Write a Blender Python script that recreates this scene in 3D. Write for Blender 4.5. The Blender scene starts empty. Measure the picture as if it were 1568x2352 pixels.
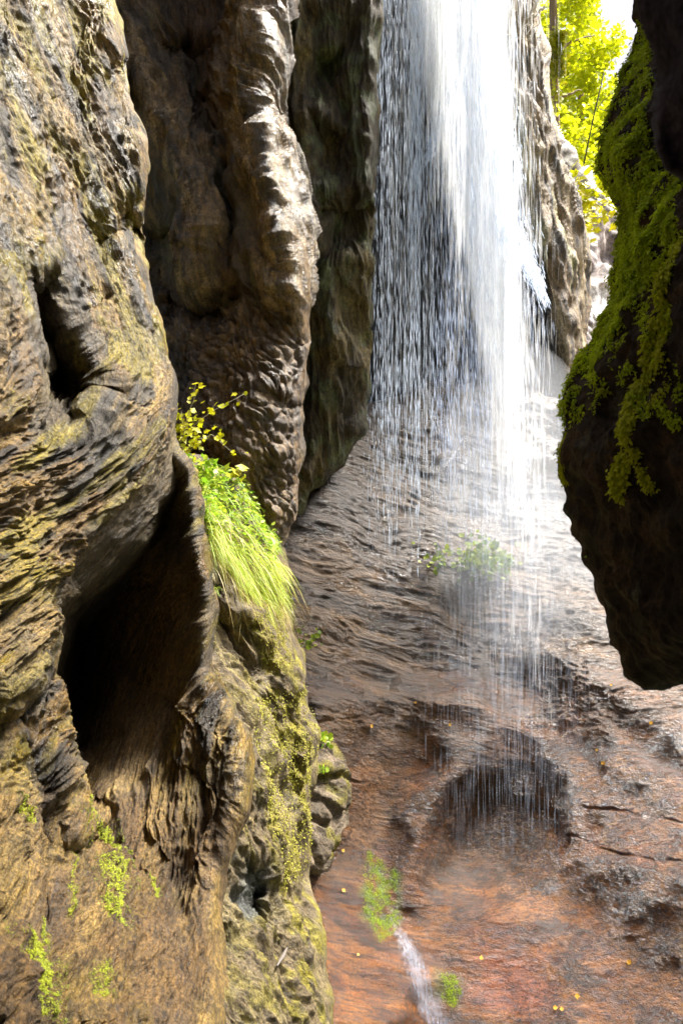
import bpy, math, random
import numpy as np
from mathutils import Vector
from mathutils.geometry import delaunay_2d_cdt

SEED = 7
rng = np.random.default_rng(SEED)
random.seed(SEED)
scene = bpy.context.scene
COL = scene.collection

# ------------------------------------------------------------------ camera mapping
# design units: sheet 1568 x 2352; d = metres straight ahead of the camera
FW, FH, W = 1568.0, 2352.0, 0.8


def P(px, py, d):
    px, py, d = np.asarray(px, float), np.asarray(py, float), np.asarray(d, float)
    k = W / FW
    return np.stack([(px - FW / 2) * k * d, d + 0 * px, (FH / 2 - py) * k * d], -1)


# ------------------------------------------------------------------ noise
_perm = rng.permutation(256).astype(np.int32)
_perm = np.concatenate([_perm, _perm])
_g = rng.normal(size=(256, 3)).astype(np.float32)
_g /= np.linalg.norm(_g, axis=1, keepdims=True)
_rv = rng.random((256, 3)).astype(np.float32)


def _hash(xi, yi, zi):
    return _perm[(_perm[(_perm[xi & 255] + yi) & 255] + zi) & 255]


def noise(p):
    p = np.asarray(p, np.float32)
    i = np.floor(p).astype(np.int32)
    f = p - i
    u = f * f * f * (f * (f * 6 - 15) + 10)
    out = 0
    for dx in (0, 1):
        wx = u[:, 0] if dx else 1 - u[:, 0]
        for dy in (0, 1):
            wy = u[:, 1] if dy else 1 - u[:, 1]
            for dz in (0, 1):
                wz = u[:, 2] if dz else 1 - u[:, 2]
                g = _g[_hash(i[:, 0] + dx, i[:, 1] + dy, i[:, 2] + dz)]
                out = out + wx * wy * wz * ((f[:, 0] - dx) * g[:, 0] + (f[:, 1] - dy) * g[:, 1] + (f[:, 2] - dz) * g[:, 2])
    return out * 1.5


CS = None  # size of the mesh cells where a displacement is evaluated; octaves finer than the mesh fade out


def lod(sz, s):
    return 1.0 if sz is None else np.clip(sz / s / (2.6 * CS), 0, 1) ** 2


def fbm(p, o=4, gain=0.5, lac=2.03, sz=None):
    a, s, out = 1.0, 1.0, 0
    for k in range(o):
        out = out + a * lod(sz, s) * noise(p * s + 17.3 * k)
        a *= gain
        s *= lac
    return out


def ridged(p, o=3, gain=0.55, lac=2.1, sz=None):
    a, s, out, t = 1.0, 1.0, 0, 0
    for k in range(o):
        out = out + a * lod(sz, s) * (1 - 2 * np.abs(noise(p * s + 9.1 * k)))
        t += a
        a *= gain
        s *= lac
    return out / t


def cells(p):
    """distance to the nearest and second nearest feature point"""
    p = np.asarray(p, np.float32)
    i = np.floor(p).astype(np.int32)
    f = p - i
    d1 = np.full(len(p), 9.0, np.float32)
    d2 = d1.copy()
    for dx in (-1, 0, 1):
        for dy in (-1, 0, 1):
            for dz in (-1, 0, 1):
                r = _rv[_hash(i[:, 0] + dx, i[:, 1] + dy, i[:, 2] + dz)]
                q = (r[:, 0] + dx - f[:, 0]) ** 2 + (r[:, 1] + dy - f[:, 1]) ** 2 + (r[:, 2] + dz - f[:, 2]) ** 2
                m = q < d1
                d2 = np.where(m, d1, np.minimum(d2, q))
                d1 = np.where(m, q, d1)
    return np.sqrt(d1), np.sqrt(d2)


def squash(p, t, s):
    """compress the space along t so that features become elongated along t"""
    t = np.asarray(t, float)
    t = t / np.linalg.norm(t)
    return p - (1 - s) * (p @ t)[:, None] * t


def warp(p, f, freq, amp):
    q = f * freq
    return p + amp * np.stack([noise(q), noise(q + 31), noise(q + 77)], 1)


def smooth(a, b, x):
    t = np.clip((x - a) / (b - a), 0, 1)
    return t * t * (3 - 2 * t)


def mix(a, b, t):
    t = np.asarray(t)
    if np.ndim(a) == 1 and np.ndim(t) == 1:
        a = np.asarray(a)[None, :]
    if np.ndim(b) == 1 and np.ndim(t) == 1:
        b = np.asarray(b)[None, :]
    return a + (b - a) * (t[:, None] if np.ndim(t) == 1 else t)


def sdist(poly, x, y):
    """signed distance (positive inside) and nearest boundary point"""
    poly = np.asarray(poly, float)
    n = len(poly)
    best = np.full(x.shape, 1e18)
    bx, by = np.zeros_like(x), np.zeros_like(y)
    inside = np.zeros(x.shape, bool)
    for k in range(n):
        (x0, y0), (x1, y1) = poly[k], poly[(k + 1) % n]
        ex, ey = x1 - x0, y1 - y0
        t = np.clip(((x - x0) * ex + (y - y0) * ey) / (ex * ex + ey * ey + 1e-12), 0, 1)
        qx, qy = x0 + t * ex, y0 + t * ey
        d = (x - qx) ** 2 + (y - qy) ** 2
        m = d < best
        best = np.where(m, d, best)
        bx, by = np.where(m, qx, bx), np.where(m, qy, by)
        c = (y0 > y) != (y1 > y)
        with np.errstate(divide='ignore', invalid='ignore'):
            xc = x0 + (y - y0) * ex / (ey if ey else 1e-9)
        inside ^= c & (x < xc)
    s = np.sqrt(best)
    return np.where(inside, s, -s), bx, by


def area(poly, px, py, soft=20):
    return smooth(-soft, soft, sdist(poly, px, py)[0])


def near_line(line, px, py, r):
    """1 on the polyline, 0 at r"""
    best = np.full(px.shape, 1e18)
    for (x0, y0), (x1, y1) in zip(line[:-1], line[1:]):
        ex, ey = x1 - x0, y1 - y0
        t = np.clip(((px - x0) * ex + (py - y0) * ey) / (ex * ex + ey * ey + 1e-12), 0, 1)
        best = np.minimum(best, (px - x0 - t * ex) ** 2 + (py - y0 - t * ey) ** 2)
    return 1 - smooth(0, r, np.sqrt(best))


# ------------------------------------------------------------------ relief masses
def blur(a, s):
    if s <= 0:
        return a
    r = int(3 * s) + 1
    k = np.exp(-0.5 * (np.arange(-r, r + 1) / s) ** 2)
    k /= k.sum()
    b = np.pad(a, ((r, r), (0, 0)), 'edge')
    a = sum(k[j] * b[j:j + a.shape[0]] for j in range(2 * r + 1))
    b = np.pad(a, ((0, 0), (r, r)), 'edge')
    return sum(k[j] * b[:, j:j + a.shape[1]] for j in range(2 * r + 1))


def depth_grid(lines, xs, ys):
    vid, verts, ds, edges = {}, [], [], []

    def vert(x, y, d):
        k = (round(x, 2), round(y, 2))
        if k not in vid:
            vid[k] = len(verts)
            verts.append(Vector((x, y)))
            ds.append(d)
        return vid[k]
    for ln in lines:
        ids = [vert(*p) for p in ln]
        edges += [(a, b) for a, b in zip(ids[:-1], ids[1:]) if a != b]
    ov, oe, of, orig_v, _, _ = delaunay_2d_cdt(verts, edges, [], 0, 1e-4)
    dd = np.zeros(len(ov))
    V = np.array([(v.x, v.y) for v in verts])
    D = np.array(ds)
    for k, o in enumerate(orig_v):
        if o:
            dd[k] = D[o[0]]
        else:
            r = np.hypot(V[:, 0] - ov[k].x, V[:, 1] - ov[k].y)
            j = np.argsort(r)[:3]
            w = 1 / (r[j] + 1e-3)
            dd[k] = (w * D[j]).sum() / w.sum()
    G = np.full((len(ys), len(xs)), np.nan)
    for f in of:
        (a, b, c) = f[:3]
        ax, ay, bx, by, cx, cy = ov[a].x, ov[a].y, ov[b].x, ov[b].y, ov[c].x, ov[c].y
        det = (by - cy) * (ax - cx) + (cx - bx) * (ay - cy)
        if abs(det) < 1e-6:
            continue
        i0, i1 = np.searchsorted(xs, min(ax, bx, cx) - 1e-6), np.searchsorted(xs, max(ax, bx, cx) + 1e-6)
        j0, j1 = np.searchsorted(ys, min(ay, by, cy) - 1e-6), np.searchsorted(ys, max(ay, by, cy) + 1e-6)
        if i1 <= i0 or j1 <= j0:
            continue
        X, Y = np.meshgrid(xs[i0:i1], ys[j0:j1])
        l0 = ((by - cy) * (X - cx) + (cx - bx) * (Y - cy)) / det
        l1 = ((cy - ay) * (X - cx) + (ax - cx) * (Y - cy)) / det
        l2 = 1 - l0 - l1
        m = (l0 > -1e-6) & (l1 > -1e-6) & (l2 > -1e-6)
        z = l0 * dd[a] + l1 * dd[b] + l2 * dd[c]
        G[j0:j1, i0:i1][m] = z[m]
    # fill outside the hull with the nearest known value along rows, then columns
    for ax in (1, 0):
        A = G if ax else G.T
        for row in A:
            ok = ~np.isnan(row)
            if ok.any() and not ok.all():
                idx = np.arange(len(row))
                row[~ok] = np.interp(idx[~ok], idx[ok], row[ok])
        G = A if ax else A.T
    return G


def new_mesh(name, V, F, mat=None, smooth_shade=True):
    """V (n,3); F list of arrays, each (m,k)"""
    me = bpy.data.meshes.new(name)
    V = np.asarray(V, np.float32)
    Fs = [np.asarray(f, np.int32) for f in (F if isinstance(F, list) else [F]) if len(f)]
    loops = np.concatenate([f.ravel() for f in Fs])
    tot = np.concatenate([np.full(len(f), f.shape[1], np.int32) for f in Fs])
    start = np.concatenate([[0], np.cumsum(tot)[:-1]]).astype(np.int32)
    me.vertices.add(len(V))
    me.vertices.foreach_set('co', V.ravel())
    me.loops.add(len(loops))
    me.loops.foreach_set('vertex_index', loops)
    me.polygons.add(len(tot))
    me.polygons.foreach_set('loop_start', start)
    me.polygons.foreach_set('loop_total', tot)
    me.polygons.foreach_set('use_smooth', np.full(len(tot), smooth_shade, bool))
    me.update(calc_edges=True)
    if mat:
        me.materials.append(mat)
    return me


def link(name, me, parent=None):
    o = bpy.data.objects.new(name, me)
    COL.objects.link(o)
    if parent:
        o.parent = parent
    return o


def tag(o, label=None, cat=None, group=None, kind=None):
    if label:
        o['label'] = label
    if cat:
        o['category'] = cat
    if group:
        o['group'] = group
    if kind:
        o['kind'] = kind
    return o


def set_attr(me, name, val):
    val = np.asarray(val, np.float32)
    if val.ndim == 2:
        a = me.attributes.new(name, 'FLOAT_COLOR', 'POINT')
        a.data.foreach_set('color', np.concatenate([val, np.ones((len(val), 1), np.float32)], 1).ravel())
    else:
        a = me.attributes.new(name, 'FLOAT', 'POINT')
        a.data.foreach_set('value', val)


RELIEF = {}


def axis(lo, hi, f0, f1, step, coarse):
    f0, f1 = max(lo, f0), min(hi, f1)
    out = [np.arange(f0, f1, step)]
    if lo < f0:
        out.insert(0, np.arange(lo, f0 - coarse * .5, coarse))
    if hi > f1:
        out.append(np.arange(f1, hi + coarse, coarse))
    return np.concatenate(out)


def relief(name, outline, lines, mat, disp=None, colour=None, step=2.6, soft=1.5, rnd=30, skirt=22, back=1.6, coarse=14, wobble=0.0, flow=None, cap=False):
    outline = np.asarray(outline, float)
    x0, y0 = outline.min(0) - skirt - 2
    x1, y1 = outline.max(0) + skirt + 2
    xs = axis(x0, x1, -40, FW + 40, step, coarse)
    ys = axis(y0, y1, -40, FH + 40, step, coarse)
    G = blur(depth_grid(lines, xs, ys), soft)
    X, Y = np.meshgrid(xs, ys)
    if wobble:
        q = np.stack([X.ravel() / 85, Y.ravel() / 85, 0 * X.ravel()], 1)
        wx = (fbm(q, 3) * wobble).reshape(X.shape)
        wy = (fbm(q + 50, 3) * wobble).reshape(X.shape)
    else:
        wx = wy = 0
    S, BX, BY = sdist(outline, X + wx, Y + wy)
    BX, BY = BX - wx, BY - wy

    def sample(x, y):
        i = np.clip(np.searchsorted(xs, x) - 1, 0, len(xs) - 2)
        j = np.clip(np.searchsorted(ys, y) - 1, 0, len(ys) - 2)
        tx = np.clip((x - xs[i]) / (xs[i + 1] - xs[i]), 0, 1)
        ty = np.clip((y - ys[j]) / (ys[j + 1] - ys[j]), 0, 1)
        return (G[j, i] * (1 - tx) + G[j, i + 1] * tx) * (1 - ty) + (G[j + 1, i] * (1 - tx) + G[j + 1, i + 1] * tx) * ty
    out = S < 0
    Xs, Ys = np.where(out, BX, X), np.where(out, BY, Y)
    D = sample(Xs, Ys)
    m = W / FW * D
    s = np.clip(S, 0, rnd)
    D = D + rnd * (1 - s / rnd) ** 2 * m * 1.1
    D = D + np.where(out, back * (np.clip(-S, 0, skirt) / skirt) ** 1.3, 0)
    co = P(Xs, Ys, D)
    # normals of the undisplaced grid
    du = np.gradient(co, axis=1)
    dv = np.gradient(co, axis=0)
    N = np.cross(dv, du)
    N /= np.linalg.norm(N, axis=2, keepdims=True) + 1e-9
    N[(N * co).sum(2) > 0] *= -1
    N = np.stack([blur(N[:, :, j], 4.0) for j in range(3)], 2)
    N /= np.linalg.norm(N, axis=2, keepdims=True) + 1e-9
    keep = S > -skirt - 1
    idx = -np.ones(S.shape, int)
    cell = keep[:-1, :-1] & keep[1:, :-1] & keep[:-1, 1:] & keep[1:, 1:]
    used = np.zeros(S.shape, bool)
    for a in (0, 1):
        for b in (0, 1):
            used[a:S.shape[0] - 1 + a, b:S.shape[1] - 1 + b] |= cell
    idx[used] = np.arange(used.sum())
    p, n, u, v, sd = co[used], N[used], Xs[used], Ys[used], S[used]
    if disp is not None:
        global CS
        cs = np.maximum(np.linalg.norm(du, axis=2), np.linalg.norm(dv, axis=2))
        CS = blur(cs, 2.0)[used]
        h = 0
        for hh, fine in disp(p, u, v, n):
            h = h + (hh * (.12 + .88 * smooth(0, 40, sd)) if fine else hh)
        h = np.where(sd < 0, h * np.clip(1 + sd / skirt, 0, 1), h)
        p = p + n * h[:, None]
    c = np.stack([idx[:-1, :-1][cell], idx[1:, :-1][cell], idx[1:, 1:][cell], idx[:-1, 1:][cell]], 1)
    if cap:  # close the back of a free standing mass
        inner = c[(sd[c] > -skirt * .98).all(1)]
        n0 = len(p)
        far_side = P(u, v, p[:, 1] + np.where(sd < 0, back * (1 - (np.clip(-sd, 0, skirt) / skirt) ** 1.3), back))
        p = np.concatenate([p, far_side])
        c = np.concatenate([c, inner[:, ::-1] + n0])
        u, v, sd, n = np.concatenate([u, u]), np.concatenate([v, v]), np.concatenate([sd, sd * 0 - 99]), np.concatenate([n, -n])
    me = new_mesh(name, p, c, mat)
    if colour is not None:
        cc, wet = colour(p, u, v, n)
        set_attr(me, 'tint', np.clip(cc, 0.005, 0.9))
        set_attr(me, 'wet', wet)
    fl = (p if flow is None else flow(p)).astype(np.float32)
    at = me.attributes.new('flow', 'FLOAT_VECTOR', 'POINT')
    at.data.foreach_set('vector', fl.ravel())
    o = link(name, me)
    RELIEF[o.name] = dict(p=p, n=n, u=u, v=v, sd=sd, o=o)
    return o


def on(name, px, py, lift=0.0):
    """point of a relief nearest to a sheet position, with its normal"""
    R = RELIEF[name]
    k = np.argmin((R['u'] - px) ** 2 + (R['v'] - py) ** 2 + np.where(R['sd'] < 0, 400, 0))
    return Vector(R['p'][k] + R['n'][k] * lift), Vector(R['n'][k])


# ------------------------------------------------------------------ materials
def nodes(name):
    m = bpy.data.materials.new(name)
    m.use_nodes = True
    nt = m.node_tree
    return m, nt, nt.nodes['Principled BSDF'], nt.nodes['Material Output']


def rock_mat(name, grain=60.0, bump=0.35, dist=0.01, rough=(0.75, 0.3), squeeze=(1, 1, 1), spec=0.5, vary=0.35, crease=0.45, grit=80, gritty=0.55):
    m, nt, b, out = nodes(name)
    N = nt.nodes.new
    L = nt.links.new
    at = N('ShaderNodeAttribute'); at.attribute_name = 'tint'
    wt = N('ShaderNodeAttribute'); wt.attribute_name = 'wet'
    tc = N('ShaderNodeAttribute'); tc.attribute_name = 'flow'
    mp = N('ShaderNodeMapping'); mp.inputs['Scale'].default_value = squeeze
    L(tc.outputs['Vector'], mp.inputs['Vector'])
    n1 = N('ShaderNodeTexNoise'); n1.inputs['Scale'].default_value = grain; n1.inputs['Detail'].default_value = 6; n1.inputs['Roughness'].default_value = 0.65
    L(mp.outputs[0], n1.inputs['Vector'])
    n2 = N('ShaderNodeTexNoise'); n2.inputs['Scale'].default_value = grain * 0.23; n2.inputs['Detail'].default_value = 5
    L(mp.outputs[0], n2.inputs['Vector'])
    mr = N('ShaderNodeMapRange'); mr.inputs['From Min'].default_value = 0.3; mr.inputs['From Max'].default_value = 0.7
    mr.inputs['To Min'].default_value = 1 - vary; mr.inputs['To Max'].default_value = 1 + vary
    L(n2.outputs['Fac'], mr.inputs['Value'])
    mx = N('ShaderNodeMix'); mx.data_type = 'RGBA'; mx.blend_type = 'MULTIPLY'; mx.inputs['Factor'].default_value = 1
    L(at.outputs['Color'], mx.inputs[6]); L(mr.outputs[0], mx.inputs[7])
    oc = N('ShaderNodeTexCoord')
    n4 = N('ShaderNodeTexNoise'); n4.inputs['Scale'].default_value = grit; n4.inputs['Detail'].default_value = 4; n4.inputs['Roughness'].default_value = 0.75
    L(oc.outputs['Object'], n4.inputs['Vector'])
    m4 = N('ShaderNodeMapRange'); m4.inputs['From Min'].default_value = 0.33; m4.inputs['From Max'].default_value = 0.67
    m4.inputs['To Min'].default_value = 1 - gritty; m4.inputs['To Max'].default_value = 1 + gritty
    L(n4.outputs['Fac'], m4.inputs['Value'])
    n5 = N('ShaderNodeTexNoise'); n5.inputs['Scale'].default_value = grain * 1.3; n5.inputs['Detail'].default_value = 5; n5.inputs['Roughness'].default_value = 0.7
    L(mp.outputs[0], n5.inputs['Vector'])
    m5 = N('ShaderNodeMapRange'); m5.inputs['From Min'].default_value = 0.36; m5.inputs['From Max'].default_value = 0.60
    m5.inputs['To Min'].default_value = 0.35; m5.inputs['To Max'].default_value = 1.2
    L(n5.outputs['Fac'], m5.inputs['Value'])
    m6 = N('ShaderNodeMath'); m6.operation = 'MULTIPLY'
    L(m4.outputs[0], m6.inputs[0]); L(m5.outputs[0], m6.inputs[1])
    mx2 = N('ShaderNodeMix'); mx2.data_type = 'RGBA'; mx2.blend_type = 'MULTIPLY'; mx2.inputs['Factor'].default_value = 1
    L(mx.outputs[2], mx2.inputs[6]); L(m6.outputs[0], mx2.inputs[7])
    L(mx2.outputs[2], b.inputs['Base Color'])
    rr = N('ShaderNodeMapRange'); rr.inputs['To Min'].default_value = rough[0]; rr.inputs['To Max'].default_value = rough[1]
    L(wt.outputs['Fac'], rr.inputs['Value'])
    L(rr.outputs[0], b.inputs['Roughness'])
    b.inputs['Specular IOR Level'].default_value = spec
    n1.inputs['Roughness'].default_value = 0.72
    n1.inputs['Detail'].default_value = 9
    n1.inputs['Distortion'].default_value = 0.6
    bp = N('ShaderNodeBump'); bp.inputs['Strength'].default_value = bump; bp.inputs['Distance'].default_value = dist
    L(n1.outputs['Fac'], bp.inputs['Height'])
    n3 = N('ShaderNodeTexNoise'); n3.noise_type = 'RIDGED_MULTIFRACTAL'
    n3.inputs['Scale'].default_value = grain * crease; n3.inputs['Detail'].default_value = 7; n3.inputs['Roughness'].default_value = 0.6
    n3.inputs['Distortion'].default_value = 0.5
    L(mp.outputs[0], n3.inputs['Vector'])
    b2 = N('ShaderNodeBump'); b2.inputs['Strength'].default_value = bump; b2.inputs['Distance'].default_value = dist * 0.6
    L(n3.outputs['Fac'], b2.inputs['Height'])
    L(bp.outputs[0], b2.inputs['Normal'])
    b3 = N('ShaderNodeBump'); b3.inputs['Strength'].default_value = bump; b3.inputs['Distance'].default_value = 1.1 / grit
    L(n4.outputs['Fac'], b3.inputs['Height'])
    L(b2.outputs[0], b3.inputs['Normal'])
    L(b3.outputs[0], b.inputs['Normal'])
    return m


def leaf_mat(name, c1, c2, trans=0.5, rough=0.5):
    m, nt, b, out = nodes(name)
    N = nt.nodes.new
    L = nt.links.new
    g = N('ShaderNodeAttribute'); g.attribute_name = 'shade'
    mx = N('ShaderNodeMix'); mx.data_type = 'RGBA'
    mx.inputs[6].default_value = (*c1, 1); mx.inputs[7].default_value = (*c2, 1)
    L(g.outputs['Fac'], mx.inputs[0])
    L(mx.outputs[2], b.inputs['Base Color'])
    b.inputs['Roughness'].default_value = rough
    tr = N('ShaderNodeBsdfTranslucent')
    L(mx.outputs[2], tr.inputs['Color'])
    ms = N('ShaderNodeMixShader'); ms.inputs[0].default_value = trans
    L(b.outputs[0], ms.inputs[1]); L(tr.outputs[0], ms.inputs[2])
    L(ms.outputs[0], out.inputs['Surface'])
    return m


def plain_mat(name, c, rough=0.8):
    m, nt, b, out = nodes(name)
    N = nt.nodes.new
    n = N('ShaderNodeTexNoise'); n.inputs['Scale'].default_value = 30; n.inputs['Detail'].default_value = 5
    r = N('ShaderNodeMapRange'); r.inputs['To Min'].default_value = 0.6; r.inputs['To Max'].default_value = 1.4
    mx = N('ShaderNodeMix'); mx.data_type = 'RGBA'; mx.blend_type = 'MULTIPLY'; mx.inputs['Factor'].default_value = 1
    mx.inputs[6].default_value = (*c, 1)
    nt.links.new(n.outputs['Fac'], r.inputs['Value']); nt.links.new(r.outputs[0], mx.inputs[7])
    nt.links.new(mx.outputs[2], b.inputs['Base Color'])
    b.inputs['Roughness'].default_value = rough
    return m

#@@ROCKS
# ------------------------------------------------------------------ rock masses
def V3(*a):
    return np.array(a, float)


TAN, GREY, OLIVE = V3(.22, .138, .036), V3(.11, .105, .098), V3(.29, .245, .008)
BROWN, DARK, ORANGE = V3(.20, .14, .08), V3(.07, .06, .05), V3(.36, .15, .04)

T_LEFT = (0.36, 0.25, -1.0)


def band(p, t, s, size):
    return squash(p, t, s) / size


# --- near cliff with the cave
MOSSY_LOW = [(-60, 2150), (60, 2150), (110, 2260), (110, 2420), (-60, 2420)]
MOSSY_STRIP = [(150, 1850), (240, 1880), (275, 1990), (270, 2140), (215, 2150), (215, 2000), (150, 1930)]


CAVE = [(405, 960), (300, 1110), (170, 1240), (110, 1340), (100, 1480), (120, 1640), (165, 1800), (300, 1830), (400, 1720), (455, 1550), (470, 1400), (440, 1250)]
HOLLOW = [(15, 610), (110, 610), (150, 740), (235, 890), (228, 940), (150, 1010), (50, 1000), (42, 800)]


_fz = np.linspace(-6, 12, 400)
_fs = np.interp(_fz, [-6, -1.6, -1.1, -.5, .1, .9, 12], [.05, .05, -.25, -.75, -.8, .38, .38])
_fG = np.concatenate([[0], np.cumsum((_fs[1:] + _fs[:-1]) / 2 * np.diff(_fz))])


def flow_left(p, k):
    """coordinates that follow the sweep of the folds: steep above, bending back along the lip of the overhang"""
    c = p[:, 0] + np.interp(p[:, 2], _fz, _fG)
    y = p[:, 1] - np.interp(p[:, 2], [-6, -1.6, -1.1, -.75, -.4, .17, .93, 1.8, 12], [2.7, 2.75, 3.4, 3.35, 3.7, 4.15, 4.85, 5.0, 5.4])
    return np.stack([c, y * .27, p[:, 2] * k], 1)


def disp_left(p, u, v, n):
    w = warp(p, flow_left(p, .25), 5, .06)
    smoothness = np.maximum(area(CAVE, u, v, 30), 0.3 * area(HOLLOW, u, v, 18))
    edge = .3 + .7 * smooth(0, 60, sdist(np.array([(262, -140)] + LEFT_EDGE + [(505, 2560), (-500, 2560), (-500, -140)], float), u, v)[0])
    big = fbm(flow_left(p, .4) / 0.42, 3, sz=.42) * 0.05 + ridged(flow_left(w, .10) / 0.24, 3, sz=.4) * .095
    mid = ridged(flow_left(w, .16) / 0.07, 3, sz=.18) * 0.045
    fw = flow_left(p, .25) * 26
    w2 = w + 0.008 * np.stack([noise(fw), noise(fw + 31), noise(fw + 77)], 1)
    f2 = flow_left(w2, .26)
    nod = ridged(f2 / 0.024, 2, 0.5, sz=.07) * 0.022 + .012 * fbm(f2 / .018, 2, sz=.06)
    low = smooth(1750, 1950, v)
    r = (1 - 0.6 * smoothness) * (1 - 0.25 * low) * edge
    return [(big * edge * (1 - .5 * smoothness), 0), (mid * r, 1), (nod * r, 1)]


def col_left(p, u, v, n):
    q = flow_left(p, .3)
    a = smooth(-0.25, 0.35, fbm(q / 0.22 + 3, 4))
    b = smooth(0.0, 0.45, fbm(q / 0.13 + 13, 4))
    c = mix(TAN, GREY, smooth(0.0, 0.5, fbm(p / 0.5 + 40, 3)) * 0.75)
    c = mix(c, V3(.46, .345, .13), a * 0.55)
    c = mix(c, V3(.025, .022, .02), smooth(0, .36, fbm(flow_left(p, .16) / .10 + 140, 4)) * .85)
    c = mix(c, OLIVE, b * (0.9 * (1 - 0.4 * smooth(900, 1500, v))))
    cv = np.maximum(area(CAVE, u, v, 40), area(HOLLOW, u, v, 14))  # cave and hollow: shade of the recesses put into the colour
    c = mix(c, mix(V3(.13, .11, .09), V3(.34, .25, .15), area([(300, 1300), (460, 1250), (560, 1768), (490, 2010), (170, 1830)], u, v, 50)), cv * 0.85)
    low = smooth(1700, 1950, v) * (1 - cv)
    c = mix(c, mix(V3(.17, .10, .035), V3(.30, .20, .07), a), low * 0.7)
    c = c * V3(.74, .67, .48)
    wet = smooth(-0.05, 0.4, fbm(q / 0.2 + 71, 3)) * (1 - .8 * low)
    return c, wet


LEFT_EDGE_0 = [(262, 0), (280, 70), (290, 130), (300, 225), (338, 325), (333, 450), (325, 525), (340, 640), (372, 740), (400, 860), (407, 934),
             (402, 984), (412, 1034), (440, 1084), (450, 1154), (455, 1234), (474, 1324), (480, 1384), (474, 1449), (470, 1534),
             (485, 1575), (525, 1620), (560, 1690), (566, 1768), (560, 1858), (528, 1930), (503, 2008), (490, 2068), (497, 2168), (500, 2352)]
LEFT_EDGE = [(x + 13 * float(smooth(1040, 1100, y)), y) for x, y in LEFT_EDGE_0]
_rim_y, _rim_d = [1034, 1084, 1154, 1234, 1324, 1384, 1449, 1534, 1568, 1620, 1690, 1768, 1858, 1930, 2008, 2068, 2168, 2352, 2560], [5.2, 5.2, 5.15, 5.1, 5.0, 5.0, 4.95, 4.95, 4.9, 4.8, 4.65, 4.55, 4.45, 4.35, 4.25, 4.15, 3.95, 3.5, 3.2]
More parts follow.
